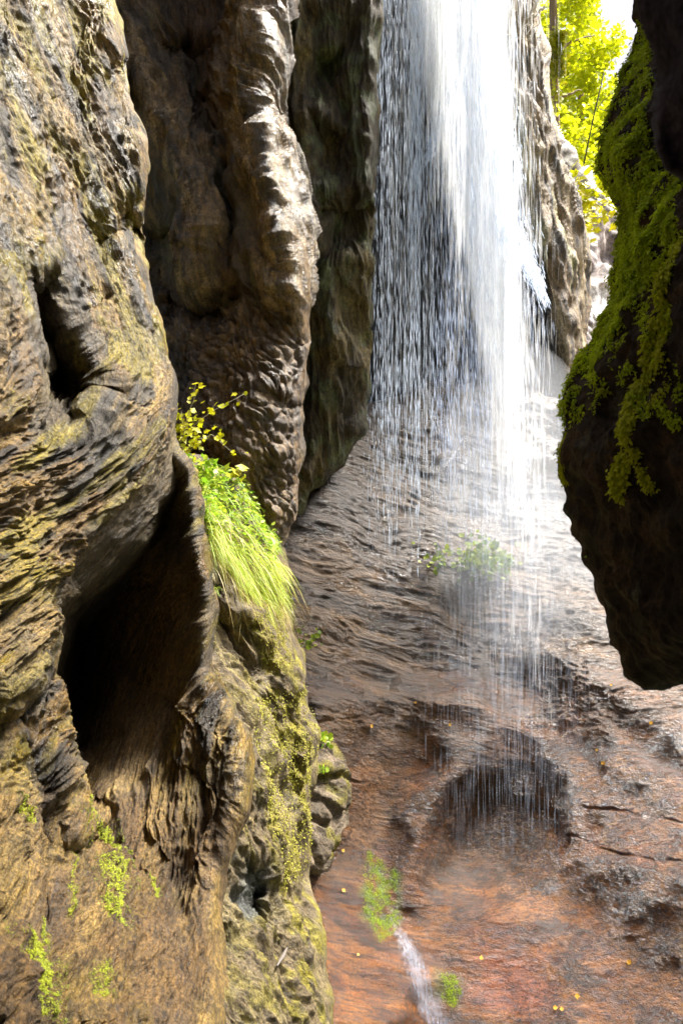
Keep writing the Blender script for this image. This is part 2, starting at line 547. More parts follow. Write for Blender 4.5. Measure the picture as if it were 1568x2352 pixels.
left_lines = [
    [(x + 4, y, float(np.interp(y, _rim_y, _rim_d)) + .24) for x, y in LEFT_EDGE if y > 1100],
    [(-300, -140, 3.8), (0, -140, 5.1), (130, -140, 6.0), (262, -140, 7.0)],
    [(-500, -1500, 3.6), (0, -1500, 5.4), (240, -1500, 7.2)], [(-500, 300, 3.0), (-500, 2560, 1.6)],
    [(262, -140, 7.0), (262, 0, 6.8), (290, 130, 6.6), (300, 225, 6.4), (338, 325, 6.05), (333, 450, 5.9), (325, 525, 6.0), (340, 640, 5.8), (372, 740, 5.65), (400, 860, 5.45), (405, 934, 5.25)],
    [(255, 10, 6.5), (245, 120, 5.95), (212, 200, 5.6), (225, 280, 5.55), (262, 330, 5.6), (268, 440, 5.5)],
    [(272, 150, 6.6), (268, 230, 6.35), (280, 285, 6.2)],
    [(300, 330, 5.8), (305, 430, 5.65)],
    [(275, 470, 5.55), (320, 490, 5.75)], [(280, 515, 6.0), (318, 530, 6.1)], [(270, 560, 5.45), (330, 600, 5.75)],
    [(0, 0, 4.8), (60, 260, 4.75), (150, 520, 4.85), (215, 700, 4.85), (300, 860, 4.85)], [(130, 0, 5.75)], [(190, 60, 6.1)], [(130, 220, 5.3)],
    [(0, 300, 4.35)], [(0, 560, 3.95)], [(60, 560, 4.2)], [(300, 700, 5.3)], [(350, 850, 5.2)], [(200, 330, 5.4)], [(220, 560, 5.25)],
    [(15, 610, 3.95), (110, 610, 4.35), (150, 740, 4.4), (235, 885, 4.42), (232, 935, 4.38), (170, 1010, 4.1), (60, 1015, 3.7), (42, 800, 3.75), (15, 610, 3.95)],
    [(60, 690, 4.5), (88, 750, 4.85), (120, 850, 5.0), (185, 892, 4.9)], [(72, 880, 4.6), (110, 940, 4.5)], [(60, 960, 3.98)],
    [(-20, 700, 3.55)], [(10, 860, 3.55)], [(0, 1050, 3.45)],
    [(250, 985, 4.35)], [(100, 1080, 3.85)], [(50, 1200, 3.6)], [(0, 1330, 3.35)], [(200, 1090, 4.15)], [(300, 960, 4.65)],
    [(405, 934, 5.25), (350, 1009, 4.75), (320, 1054, 4.55), (280, 1089, 4.4), (245, 1129, 4.25), (200, 1184, 4.1), (145, 1224, 3.92), (105, 1314, 3.75), (100, 1384, 3.65), (90, 1459, 3.55), (25, 1549, 3.35), (-100, 1680, 3.1)],
    [(400, 975, 5.25), (362, 1035, 4.84), (330, 1085, 4.66), (292, 1125, 4.53), (255, 1165, 4.4), (212, 1222, 4.28), (165, 1262, 4.13), (130, 1330, 4.05), (120, 1390, 4.0), (108, 1465, 3.85), (55, 1560, 3.65), (-100, 1700, 3.3)],
    [(388, 1040, 5.18), (350, 1130, 4.98), (318, 1235, 5.0), (240, 1290, 4.75), (165, 1350, 4.55)], [(150, 1480, 5.5)], [(400, 1130, 5.4)], [(372, 1195, 5.6), (335, 1255, 5.5)],
    [(190, 1450, 6.3), (180, 1600, 6.2), (190, 1720, 5.5)], [(270, 1350, 5.9)], [(280, 1500, 5.75)], [(380, 1230, 5.4)],
    [(405, 1034, 5.2), (432, 1084, 5.2), (442, 1154, 5.15), (448, 1234, 5.1), (467, 1324, 5.0), (472, 1384, 5.0), (466, 1449, 4.95), (462, 1534, 4.95), (470, 1568, 4.9), (512, 1620, 4.8), (550, 1690, 4.65), (556, 1768, 4.55), (550, 1858, 4.45), (517, 1930, 4.35), (492, 2008, 4.25), (475, 2068, 4.15), (482, 2168, 3.95), (485, 2352, 3.5), (490, 2560, 3.2)],
    [(405, 1215, 5.3), (430, 1280, 5.17), (447, 1330, 5.07), (450, 1390, 5.06), (445, 1450, 5.02), (440, 1540, 5.02), (450, 1585, 4.96), (490, 1640, 4.84), (528, 1700, 4.7), (532, 1768, 4.61), (522, 1850, 4.52), (492, 1925, 4.43), (468, 2000, 4.33)],
    [(400, 1330, 5.22)], [(385, 1480, 5.22)], [(330, 1420, 5.5)], [(370, 1600, 5.17)],
    [(300, 1700, 4.98), (380, 1650, 5.0), (440, 1640, 4.95)], [(420, 1760, 4.76)], [(350, 1800, 4.7)], [(470, 1800, 4.66)], [(420, 1900, 4.45)], [(230, 1760, 4.9)], [(290, 1600, 5.35)],
    [(170, 1830, 4.5), (250, 1880, 4.42), (330, 1950, 4.34), (400, 2030, 4.26), (450, 2050, 4.2)],
    [(200, 1925, 4.25), (270, 1990, 4.2), (350, 2080, 4.05), (430, 2130, 3.98)],
    [(165, 1930, 4.05), (185, 2050, 3.7)], [(300, 2150, 3.65)], [(400, 2240, 3.7)], [(300, 2352, 3.15)], [(420, 2352, 3.4)], [(200, 2200, 3.35)], [(200, 2352, 2.9)], [(300, 2560, 2.8)], [(150, 2560, 2.6)],
    [(95, 1530, 4.25), (112, 1620, 4.05), (130, 1690, 3.98), (147, 1753, 3.95), (160, 1828, 3.95), (168, 1908, 3.92)],
    [(78, 1560, 3.95), (98, 1640, 3.8), (120, 1753, 3.75), (135, 1828, 3.75), (150, 1920, 3.75)],
    [(112, 1550, 5.2), (134, 1650, 5.3), (156, 1740, 5.2), (174, 1810, 4.9)],
    [(40, 1640, 3.65)], [(0, 1700, 3.35)], [(10, 1850, 3.2)], [(0, 2000, 3.05)],
    [(18, 1705, 3.42), (62, 1820, 3.5), (68, 1930, 3.45), (90, 2080, 3.3)],
    [(32, 1705, 3.8), (74, 1820, 4.0), (80, 1925, 3.95), (99, 2075, 3.5)],
    [(50, 1690, 3.62), (94, 1812, 3.72), (96, 1920, 3.68), (113, 2070, 3.45)],
    [(0, 2130, 2.95)], [(0, 2352, 2.55)], [(100, 2200, 3.15)], [(100, 2352, 2.75)], [(0, 2560, 2.3)],
    [(-300, 300, 3.3)], [(-300, 900, 2.8)], [(-300, 1600, 2.5)], [(-300, 2100, 2.4)], [(-300, 2560, 2.0)],
]
m_left = rock_mat('lichen_crusted_rock', 58, 1.0, 0.045, (0.65, 0.2), crease=.7, grit=60)
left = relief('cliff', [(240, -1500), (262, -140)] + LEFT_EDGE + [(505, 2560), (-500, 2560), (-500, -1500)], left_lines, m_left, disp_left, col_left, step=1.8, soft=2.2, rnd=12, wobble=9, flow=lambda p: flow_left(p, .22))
tag(left, 'huge tan lichen crusted cliff overhanging a black cave mouth', 'cliff')


# --- buttress beside the cave
T_BUT = (0.45, 0.3, -1.0)


def disp_but(p, u, v, n):
    w = p + 0.06 * np.stack([noise(p * 4), noise(p * 4 + 31), noise(p * 4 + 77)], 1)
    q = squash(w, T_BUT, 0.45)
    c1, c2 = cells(q / 0.05)
    return [(fbm(p / 0.4, 3, sz=.4) * 0.08, 0), (ridged(q / 0.16, 3, sz=.16) * 0.055, 1), (ridged(q / 0.055, 3, .6, sz=.055) * .03, 1)]


def col_but(p, u, v, n):
    a = smooth(-0.1, 0.4, fbm(p / 0.35 + 5, 4))
    b = smooth(-0.1, 0.4, fbm(squash(p, T_BUT, 0.5) / 0.14 + 21, 4))
    c = mix(V3(.18, .13, .06), V3(.27, .21, .09), a)
    c = mix(c, OLIVE * 1.05, b * 0.8 * smooth(1250, 1400, v) * (0.4 + 0.6 * smooth(520, 660, u)))
    tear = area([(540, 1960), (600, 1975), (612, 2040), (595, 2120), (550, 2135), (515, 2085)], u, v, 12)
    c = mix(c, V3(.13, .15, .15), tear * 0.8)
    c = mix(c, V3(.42, .40, .22), area([(450, 1262), (505, 1300), (500, 1335), (455, 1330)], u, v, 10) * 0.5)
    return c * .85, smooth(0.1, 0.5, fbm(p / 0.3 + 9, 3)) * 0.7


but_lines = [
    [(380, 1000, 6.3), (425, 1040, 6.3), (520, 1080, 6.7), (590, 1160, 7.0), (645, 1264, 7.2)],
    [(645, 1264, 7.2), (660, 1324, 7.0), (655, 1384, 6.9), (667, 1449, 6.7), (697, 1494, 6.7), (704, 1534, 6.6), (697, 1598, 6.5), (722, 1688, 6.4), (732, 1738, 6.3), (718, 1848, 6.1), (702, 1918, 6.0), (702, 2018, 5.8), (725, 2100, 5.6), (742, 2200, 5.3), (760, 2352, 5.0), (770, 2560, 4.5)],
    [(380, 1200, 5.8)], [(450, 1150, 6.15)], [(540, 1180, 6.5)], [(450, 1250, 5.85)], [(550, 1260, 6.25)], [(600, 1300, 6.55)], [(455, 1340, 5.75), (510, 1325, 6.0)],
    [(480, 1365, 5.9)], [(620, 1400, 6.5)], [(400, 1400, 5.5)],
    [(520, 1374, 5.85), (600, 1440, 6.0), (650, 1560, 6.1), (680, 1680, 6.15), (690, 1800, 6.0)],
    [(495, 1430, 5.95), (540, 1520, 5.85), (575, 1600, 5.75), (620, 1700, 5.85), (650, 1800, 5.95), (665, 1900, 5.8)],
    [(440, 1560, 5.2), (520, 1600, 5.3), (570, 1680, 5.25), (610, 1790, 5.3), (640, 1900, 5.3), (655, 2000, 5.3)],
    [(640, 1660, 6.0)], [(480, 1500, 5.6)],
    [(565, 1760, 5.05), (585, 1860, 5.0), (615, 1960, 5.05)], [(520, 1700, 5.0)], [(540, 1850, 4.8)],
    [(540, 1950, 4.75), (600, 1970, 5.0), (614, 2040, 5.0), (597, 2122, 4.85), (550, 2138, 4.6), (513, 2085, 4.5), (518, 1990, 4.6), (540, 1950, 4.75)],
    [(566, 1990, 5.05), (576, 2080, 5.05)], [(545, 2050, 4.85)],
    [(500, 2120, 4.35), (530, 2200, 4.3), (560, 2300, 4.05)], [(640, 2120, 5.0)], [(640, 2220, 4.75)], [(700, 2150, 5.3)], [(640, 2352, 4.4)], [(540, 2352, 3.9)], [(450, 2352, 3.7)], [(450, 2100, 4.3)], [(640, 2560, 4.0)], [(450, 2560, 3.4)],
]
m_but = rock_mat('mossy_rock', 34, 1.0, 0.05, (0.8, 0.35))
BUT_EDGE = [(645, 1264), (660, 1324), (655, 1384), (667, 1449), (697, 1494), (704, 1534), (697, 1598), (722, 1688), (732, 1738), (718, 1848), (702, 1918), (702, 2018), (725, 2100), (742, 2200), (760, 2352), (770, 2560)]
but = relief('rock_buttress', [(380, 1000), (425, 1040), (520, 1080), (590, 1160)] + BUT_EDGE + [(420, 2560), (420, 1600)], but_lines, m_but, disp_but, col_but, step=2.3, soft=2.0, rnd=34, wobble=8, flow=lambda p: squash(p, T_BUT, .45))
tag(but, 'yellow mossy rock buttress topped with bright grass beside the cave', 'rock')


# --- fluted cliff behind
T_FLU = (0.22, 0.1, -1.0)


def disp_flu(p, u, v, n):
    w = warp(p, squash(p, T_FLU, .25), 3, .09) * np.array([1, .35, 1])
    q = squash(w, T_FLU, 0.30)
    low = smooth(620, 760, v)
    c1, c2 = cells(squash(w, (0.5, 0, -1), 0.6) / 0.06)
    flute = (ridged(squash(w, T_FLU, 0.12) / 0.36, 3, sz=.6) * 0.15 + ridged(squash(w, T_FLU, 0.16) / 0.14, 3, sz=.3) * 0.085) * (1 - 0.65 * low)
    peb = (smooth(0, .4, c2 - c1) * .022 + (0.5 - c1) * 0.035) * (0.1 + 0.9 * low) * np.clip(.06 / (2.6 * CS), 0, 1) ** 2
    return [(fbm(p / 0.6, 3, sz=.6) * 0.045, 0), (flute * 1.15, 0), (ridged(q / 0.08, 3, sz=.16) * 0.045, 1), (peb, 1)]


def col_flu(p, u, v, n):
    a = smooth(-0.2, 0.4, fbm(p / 0.5 + 5, 4))
    b = smooth(0.0, 0.45, fbm(squash(p, T_FLU, 0.4) / 0.25 + 31, 4))
    c = mix(V3(.10, .068, .03), V3(.20, .14, .065), a)
    c = mix(c, V3(.10, .12, .05), b * 0.6)
    R2 = near_line([(600, -50), (585, 120), (570, 250), (600, 380), (630, 480), (660, 620), (680, 760)], u, v, 70)
    R1 = near_line([(300, 100), (350, 230), (415, 390), (455, 470), (460, 600), (470, 670)], u, v, 40)
    k = np.maximum(R2, R1)
    c = mix(c, V3(.32, .235, .11), k * 0.7)  # highlights along the rib crests put into the colour
    c = mix(c, V3(.045, .04, .03), smooth(.05, .4, fbm(squash(p, T_FLU, .16) / .16 + 200, 4)) * .75)
    c = mix(c, V3(.48, .40, .26), smooth(.12, .45, fbm(squash(p, T_FLU, .14) / .10 + 300, 4)) * k * .8)
    low = smooth(640, 760, v)
    c = mix(c, mix(V3(.12, .08, .04), V3(.28, .20, .10), smooth(-.25, .3, fbm(p / .16 + 220, 4))), low * 0.7)
    hol = area([(380, -50), (540, -50), (545, 150), (530, 330), (430, 300)], u, v, 30)
    c = mix(c, V3(.15, .09, .05), hol * 0.8)
    wet = np.clip(0.9 * k + low * smooth(-0.2, 0.4, fbm(p / 0.4 + 60, 3)), 0, 1)
    return c * V3(.9, .76, .55), wet


flu_lines = [
    [(200, -700, 8.6), (450, -700, 8.6), (700, -700, 8.2)],
    [(200, -150, 8.8), (262, -150, 8.7), (450, -150, 9.3), (550, -150, 9.0), (590, -150, 8.2), (660, -150, 8.7)],
    [(200, 0, 8.6)], [(262, 0, 8.6)], [(340, 0, 8.7)], [(200, 400, 8.6)], [(200, 900, 7.8)], [(250, 1300, 7.0)],
    [(280, 40, 8.35), (300, 100, 8.2), (350, 230, 7.95), (380, 300, 7.85), (420, 390, 7.72), (452, 460, 7.65), (468, 510, 7.6), (468, 600, 7.6), (474, 672, 7.7)],
    [(262, 130, 8.4), (312, 255, 8.2), (352, 345, 8.05), (400, 430, 7.9), (432, 510, 7.8), (436, 600, 7.85), (446, 690, 7.95)],
    [(300, 350, 8.5)], [(380, 540, 8.7), (375, 640, 8.6)], [(330, 500, 8.5)], [(340, 640, 8.2)],
    [(335, 120, 8.4), (388, 240, 8.2), (422, 310, 8.05), (460, 400, 7.85), (492, 470, 7.75), (502, 600, 7.75), (500, 680, 7.85)],
    [(468, 320, 8.2), (480, 400, 7.95), (497, 485, 7.95)], [(515, 400, 8.5)], [(512, 500, 8.3)],
    [(508, 400, 8.15), (530, 520, 7.85), (552, 640, 7.6)],
    [(430, 60, 8.8), (490, 150, 8.9), (505, 290, 8.6)], [(400, 130, 8.9)], [(450, 250, 8.9)],
    [(590, -150, 8.2), (588, 0, 8.1), (568, 100, 8.0), (555, 200, 7.95), (550, 260, 7.9), (548, 330, 7.85), (560, 400, 7.75), (580, 480, 7.6), (600, 560, 7.5), (625, 640, 7.35), (640, 740, 7.3)],
    [(552, 0, 8.6), (532, 100, 8.5), (520, 200, 8.4), (516, 330, 8.2), (530, 420, 8.05), (550, 500, 7.9), (570, 580, 7.78), (592, 650, 7.6)],
    [(612, 0, 8.05), (602, 100, 7.9), (585, 250, 7.75), (612, 400, 7.45), (642, 520, 7.3), (668, 650, 7.25), (680, 740, 7.25)],
    [(648, 0, 8.35), (640, 120, 8.2), (630, 200, 8.1), (640, 300, 8.3), (668, 420, 8.1), (695, 520, 8.0), (702, 640, 7.8), (698, 784, 7.7), (692, 934, 7.6), (685, 1064, 7.5), (670, 1164, 7.4), (640, 1234, 7.3)],
    [(400, 700, 8.15), (480, 725, 8.15), (545, 670, 7.95)],
    [(380, 760, 7.7), (450, 765, 7.55), (550, 750, 7.4)], [(640, 800, 7.2)], [(400, 900, 7.35), (500, 900, 7.1), (600, 900, 7.0), (655, 900, 7.1)], [(450, 1000, 7.05)], [(560, 1020, 6.85)], [(640, 1040, 7.0)],
    [(540, 1130, 6.9)], [(620, 1170, 7.05)], [(560, 1250, 7.1)], [(450, 1150, 6.9)], [(380, 1250, 6.9)], [(560, 1350, 7.2)],
]
m_flu = rock_mat('wet_fluted_rock', 20, 1.0, 0.08, grit=50, rough=(0.62, 0.12), spec=0.8, crease=.6)
flu = relief('cliff', [(200, -700), (700, -700), (660, -150), (650, 0), (644, 120), (636, 200), (648, 300), (670, 420), (695, 520), (703, 640), (699, 784), (693, 934), (686, 1064), (671, 1164), (641, 1234), (600, 1290), (500, 1350), (250, 1300)],
             flu_lines, m_flu, disp_flu, col_flu, step=2.0, soft=1.5, rnd=18, wobble=9, flow=lambda p: squash(p * np.array([1, .4, 1]), T_FLU, .28))
tag(flu, 'dark brown fluted cliff with shiny wet ribs hanging over a pebbly bulge', 'cliff')


# --- dark column right of the flutes
def disp_pil(p, u, v, n):
    q = squash(warp(p, squash(p, (0.05, 0, -1), .25), 3, .1) * np.array([1, .45, 1]), (0.05, 0, -1), 0.22)
    return [(fbm(p / 0.7, 3, sz=.7) * 0.1, 0), (ridged(q / 0.2, 4, sz=.2) * 0.10, 0), (ridged(q / 0.06, 2, sz=.06) * 0.025, 1)]


def col_pil(p, u, v, n):
    a = smooth(-0.2, 0.4, fbm(squash(p, (0, 0, 1), 0.4) / 0.5 + 15, 4))
    b = smooth(0.0, 0.4, fbm(p / 0.3 + 81, 4))
    c = mix(V3(.06, .042, .014), V3(.16, .115, .034), a)
    return mix(c, V3(.12, .15, .05), b * 0.6), b * 0.4


pil_lines = [
    [(560, -700, 9.0), (760, -700, 9.0), (900, -700, 9.0)], [(560, -150, 8.9), (690, -150, 8.8), (770, -150, 9.1), (880, -150, 8.9)],
    [(680, 0, 8.75), (695, 120, 8.7), (700, 250, 8.65), (712, 420, 8.6), (712, 520, 8.6)], [(650, 200, 8.75)], [(650, 500, 8.8)],
    [(745, 150, 9.05)], [(745, 350, 9.0)], [(800, 100, 8.85), (805, 300, 8.75), (800, 435, 8.7)], [(720, 450, 8.65), (780, 440, 8.7), (850, 420, 8.6)],
    [(725, 490, 9.0), (780, 480, 9.1), (850, 470, 9.0)],
    [(745, 600, 8.9), (765, 800, 8.85), (745, 950, 8.8), (700, 1100, 8.7)], [(690, 700, 9.1)], [(690, 900, 9.0)], [(820, 700, 9.0)], [(815, 950, 9.0)], [(870, 0, 8.8)], [(870, 600, 8.9)], [(850, 1000, 9.0)], [(640, 1220, 8.8)], [(780, 1090, 8.9)],
]
m_pil = rock_mat('dark_streaked_rock', 20, 1, 0.07, (0.7, 0.3), grit=45)
pil = relief('rock_pillar', [(560, -700), (890, -700), (872, -150), (868, 100), (862, 400), (850, 700), (840, 900), (825, 1000), (770, 1080), (700, 1140), (640, 1220), (560, 1150)], pil_lines, m_pil, disp_pil, col_pil, step=2.6, soft=2.2, rnd=30, wobble=6, flow=lambda p: squash(p, (.05, 0, -1), .25))
tag(pil, 'dark vertical rock column between the fluted cliff and the falling water', 'rock')


# --- wall behind the water with the pale spur
T_SPUR = (0.30, 0.1, -1.0)
SPUR = [(1150, -220), (1158, 60), (1165, 200), (1200, 400), (1245, 600), (1285, 760), (1300, 900), (1420, 900), (1420, -220)]


def disp_spur(p, u, v, n):
    w = warp(p, squash(p, T_SPUR, .25), 2, .12)
    q = squash(w, T_SPUR, 0.2)
    return [(fbm(p / 0.9, 3, sz=.9) * 0.12, 0), (ridged(q / 0.22, 4, sz=.22) * 0.15, 0)]


def col_spur(p, u, v, n):
    q = squash(p, T_SPUR, 0.2)
    a = smooth(-0.3, 0.4, fbm(q / 0.35, 4))
    b = smooth(0.1, 0.4, fbm(q / 0.2 + 50, 3))
    c = mix(V3(.27, .18, .09), V3(.50, .38, .22), a)
    c = mix(c, V3(.07, .065, .065), b * 0.85)
    c = mix(c, V3(.40, .40, .14), smooth(0.15, 0.5, fbm(q / 0.4 + 90, 3)) * 0.5)
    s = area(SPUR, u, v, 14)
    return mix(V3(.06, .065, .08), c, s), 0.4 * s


spur_lines = [
    [(780, -220, 12.2), (1000, -220, 13.6), (1120, -220, 13.3)],
    [(1120, -220, 13.3), (1130, 60, 13.1), (1140, 200, 13.1), (1172, 400, 13.2), (1215, 600, 13.3), (1255, 760, 13.3), (1275, 880, 13.2)],
    [(1150, -220, 11.0), (1155, 60, 11.1), (1165, 200, 11.1), (1200, 400, 11.3), (1245, 600, 11.5), (1285, 760, 11.7), (1303, 900, 11.8)],
    [(1255, -220, 12.2), (1250, 0, 12.2), (1262, 150, 12.3), (1280, 250, 12.4), (1300, 350, 12.5), (1330, 450, 12.8), (1360, 550, 13.0), (1363, 700, 13.0), (1338, 800, 12.8), (1310, 900, 12.4)],
    [(1235, 20, 12.4), (1248, 130, 12.6)], [(1222, 10, 11.6), (1236, 140, 11.7), (1255, 260, 11.8)],
    [(1230, 420, 11.55)], [(1290, 560, 11.95)], [(1310, 680, 12.1)],
    [(850, 500, 12.2)], [(1000, 500, 13.8)], [(1100, 500, 13.8)], [(850, 1200, 12.2)], [(1050, 1250, 13.2)], [(1330, 1250, 13.2)], [(1330, 1000, 13.0)],
]
m_spur = rock_mat('pale_streaked_rock', 14, 1.0, 0.09, (0.75, 0.35), grit=35)
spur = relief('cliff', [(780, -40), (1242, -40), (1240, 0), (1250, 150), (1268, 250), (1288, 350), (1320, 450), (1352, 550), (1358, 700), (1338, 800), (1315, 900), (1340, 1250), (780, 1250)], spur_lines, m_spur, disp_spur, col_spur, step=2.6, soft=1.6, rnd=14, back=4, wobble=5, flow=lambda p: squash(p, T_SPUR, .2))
tag(spur, 'pale streaked rock spur and dark recess behind the waterfall', 'cliff')


# --- farther rock in the gap
def disp_far(p, u, v, n):
    c1, c2 = cells(squash(p, (0.5, 0, -1), 0.6) / 0.5)
    return [(fbm(p / 1.2, 4) * 0.3 + (c2 - c1) * 0.12, 0)]


def col_far(p, u, v, n):
    a = smooth(-0.2, 0.3, fbm(p / 0.7, 4))
    c = mix(V3(.22, .18, .17), V3(.45, .38, .34), a)
    c = mix(c, V3(.75, .72, .70), area([(1355, 655), (1420, 665), (1420, 745), (1350, 740)], u, v, 8))
    return mix(c, V3(.12, .11, .05), area([(1280, 320), (1345, 400), (1400, 500), (1330, 500)], u, v, 14) * 0.8), 0 * u + 0.3


far_lines = [[(1230, 200, 17), (1300, 330, 17.5), (1345, 400, 18), (1395, 490, 18.6), (1425, 560, 19), (1480, 640, 19.5), (1800, 680, 19), (2300, 500, 17)], [(1230, 950, 15), (1350, 950, 15.3), (1480, 1150, 14), (2300, 1300, 12)], [(1330, 650, 16.2)], [(1400, 650, 16.8)], [(1370, 800, 15.8)]]
m_far = rock_mat('pale_far_rock', 12, 0.5, 0.04, (0.8, 0.4))
far = relief('rock_outcrop', [(1230, 200), (1300, 330), (1345, 400), (1395, 490), (1425, 560), (1480, 640), (1800, 680), (2300, 500), (2300, 1300), (1480, 1150), (1230, 950)], far_lines, m_far, disp_far, col_far, step=2.6, soft=1.5, rnd=14, back=4, wobble=6)
tag(far, 'pale weathered outcrop in the gap below the yellow trees', 'rock')


# --- mound and orange slab under the fall
def strata_dir(p, u, v):
    return None


def disp_mound(p, u, v, n):
    w = p + 0.10 * np.stack([noise(p * 1.6), noise(p * 1.6 + 31), noise(p * 1.6 + 77)], 1)
    q = squash(w, (1.0, 0.15, -0.22), 0.08)
    up = 1 - smooth(1560, 1760, v + 0.10 * (u - 1100))
    lay = (ridged(q / 0.15, 3, sz=.15) * 0.024 + ridged(q / 0.05, 3, sz=.05) * .014) * (0.25 + 0.75 * up)
    c1, c2 = cells(squash(w, (1, 0, -0.3), 0.35) / 0.04)
    peb = (0.5 - c1) * 0.007 * (0.15 + 0.85 * up)
    cr = 0
    for ln in ([(1334, 1848), (1430, 1862), (1564, 1888), (1600, 1900)], [(1300, 1915), (1434, 1958), (1600, 1990)], [(730, 1660), (800, 1650), (870, 1640)], [(740, 1790), (770, 1785), (860, 1800)]):
        cr = np.maximum(cr, near_line(ln, u + 14 * noise(p * 3 + 7), v + 10 * fbm(p * 3, 3), 5))
    return [(fbm(p / 0.9, 3, sz=.9) * 0.06, 0), (lay, 0), (peb, 1), (fbm(squash(p, (1, 0, -.2), .4) / 0.12, 4, sz=.12) * 0.012 * (.5 + .5 * up), 0), (-cr * (.009 + .012 * noise(p / .2)), 0)]


def col_mound(p, u, v, n):
    a = smooth(-0.3, 0.4, fbm(squash(p, (1, 0, -.2), 0.35) / 0.4 + 5, 4))
    up = 1 - smooth(1440, 1780, v + 0.1 * (u - 1100) + 60 * fbm(p / .4 + 400, 3))
    c = mix(V3(.06, .037, .017), V3(.18, .117, .058), a)
    sl = mix(V3(.105, .046, .010), V3(.26, .118, .026), smooth(-.3, .35, fbm(squash(p, (1, 0, -.2), .3) / .2 + 5, 5)))
    left = area([(700, 1590), (960, 1590), (960, 1700), (900, 1900), (840, 2020), (700, 2020)], u, v, 40)
    sl = mix(sl, mix(V3(.15, .09, .045), V3(.26, .17, .095), a), left * 0.8)
    rust = smooth(0.0, 0.5, fbm(p / 0.5 + 63, 3))
    sl = mix(sl, V3(.24, .09, .015), rust * 0.5 * smooth(1700, 1900, v))
    sl = mix(sl, V3(.26, .07, .008), area([(1080, 2140), (1260, 2180), (1260, 2352), (1100, 2320)], u, v, 60) * 0.8)
    bowl_shade = area([(1000, 1800), (1110, 1700), (1290, 1760), (1290, 1960), (1150, 2040), (950, 2060), (940, 2000)], u + 40 * noise(p * 2.2), v + 40 * noise(p * 2.2 + 9), 110)
    sl = mix(sl, V3(.085, .055, .03), bowl_shade * 0.8)  # shade of the concave bowl put into the slab colour
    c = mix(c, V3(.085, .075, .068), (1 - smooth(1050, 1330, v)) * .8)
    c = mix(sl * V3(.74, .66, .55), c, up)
    c = mix(c, V3(.10, .17, .02), area([(835, 1985), (920, 1985), (918, 2120), (870, 2160), (830, 2100)], u, v, 16) * smooth(-.25, .3, fbm(p / .12, 3)) * 0.9)
    c = mix(c, V3(.07, .12, .03), area([(1000, 2230), (1060, 2250), (1050, 2310), (990, 2290)], u, v, 20) * 0.7)
    wet = np.clip(0.35 + 0.6 * smooth(-0.1, 0.35, fbm(p / 0.35 + 23, 4)) + 0.6 * smooth(1600, 1800, v), 0, 1)
    return c * V3(.76, .66, .55), wet


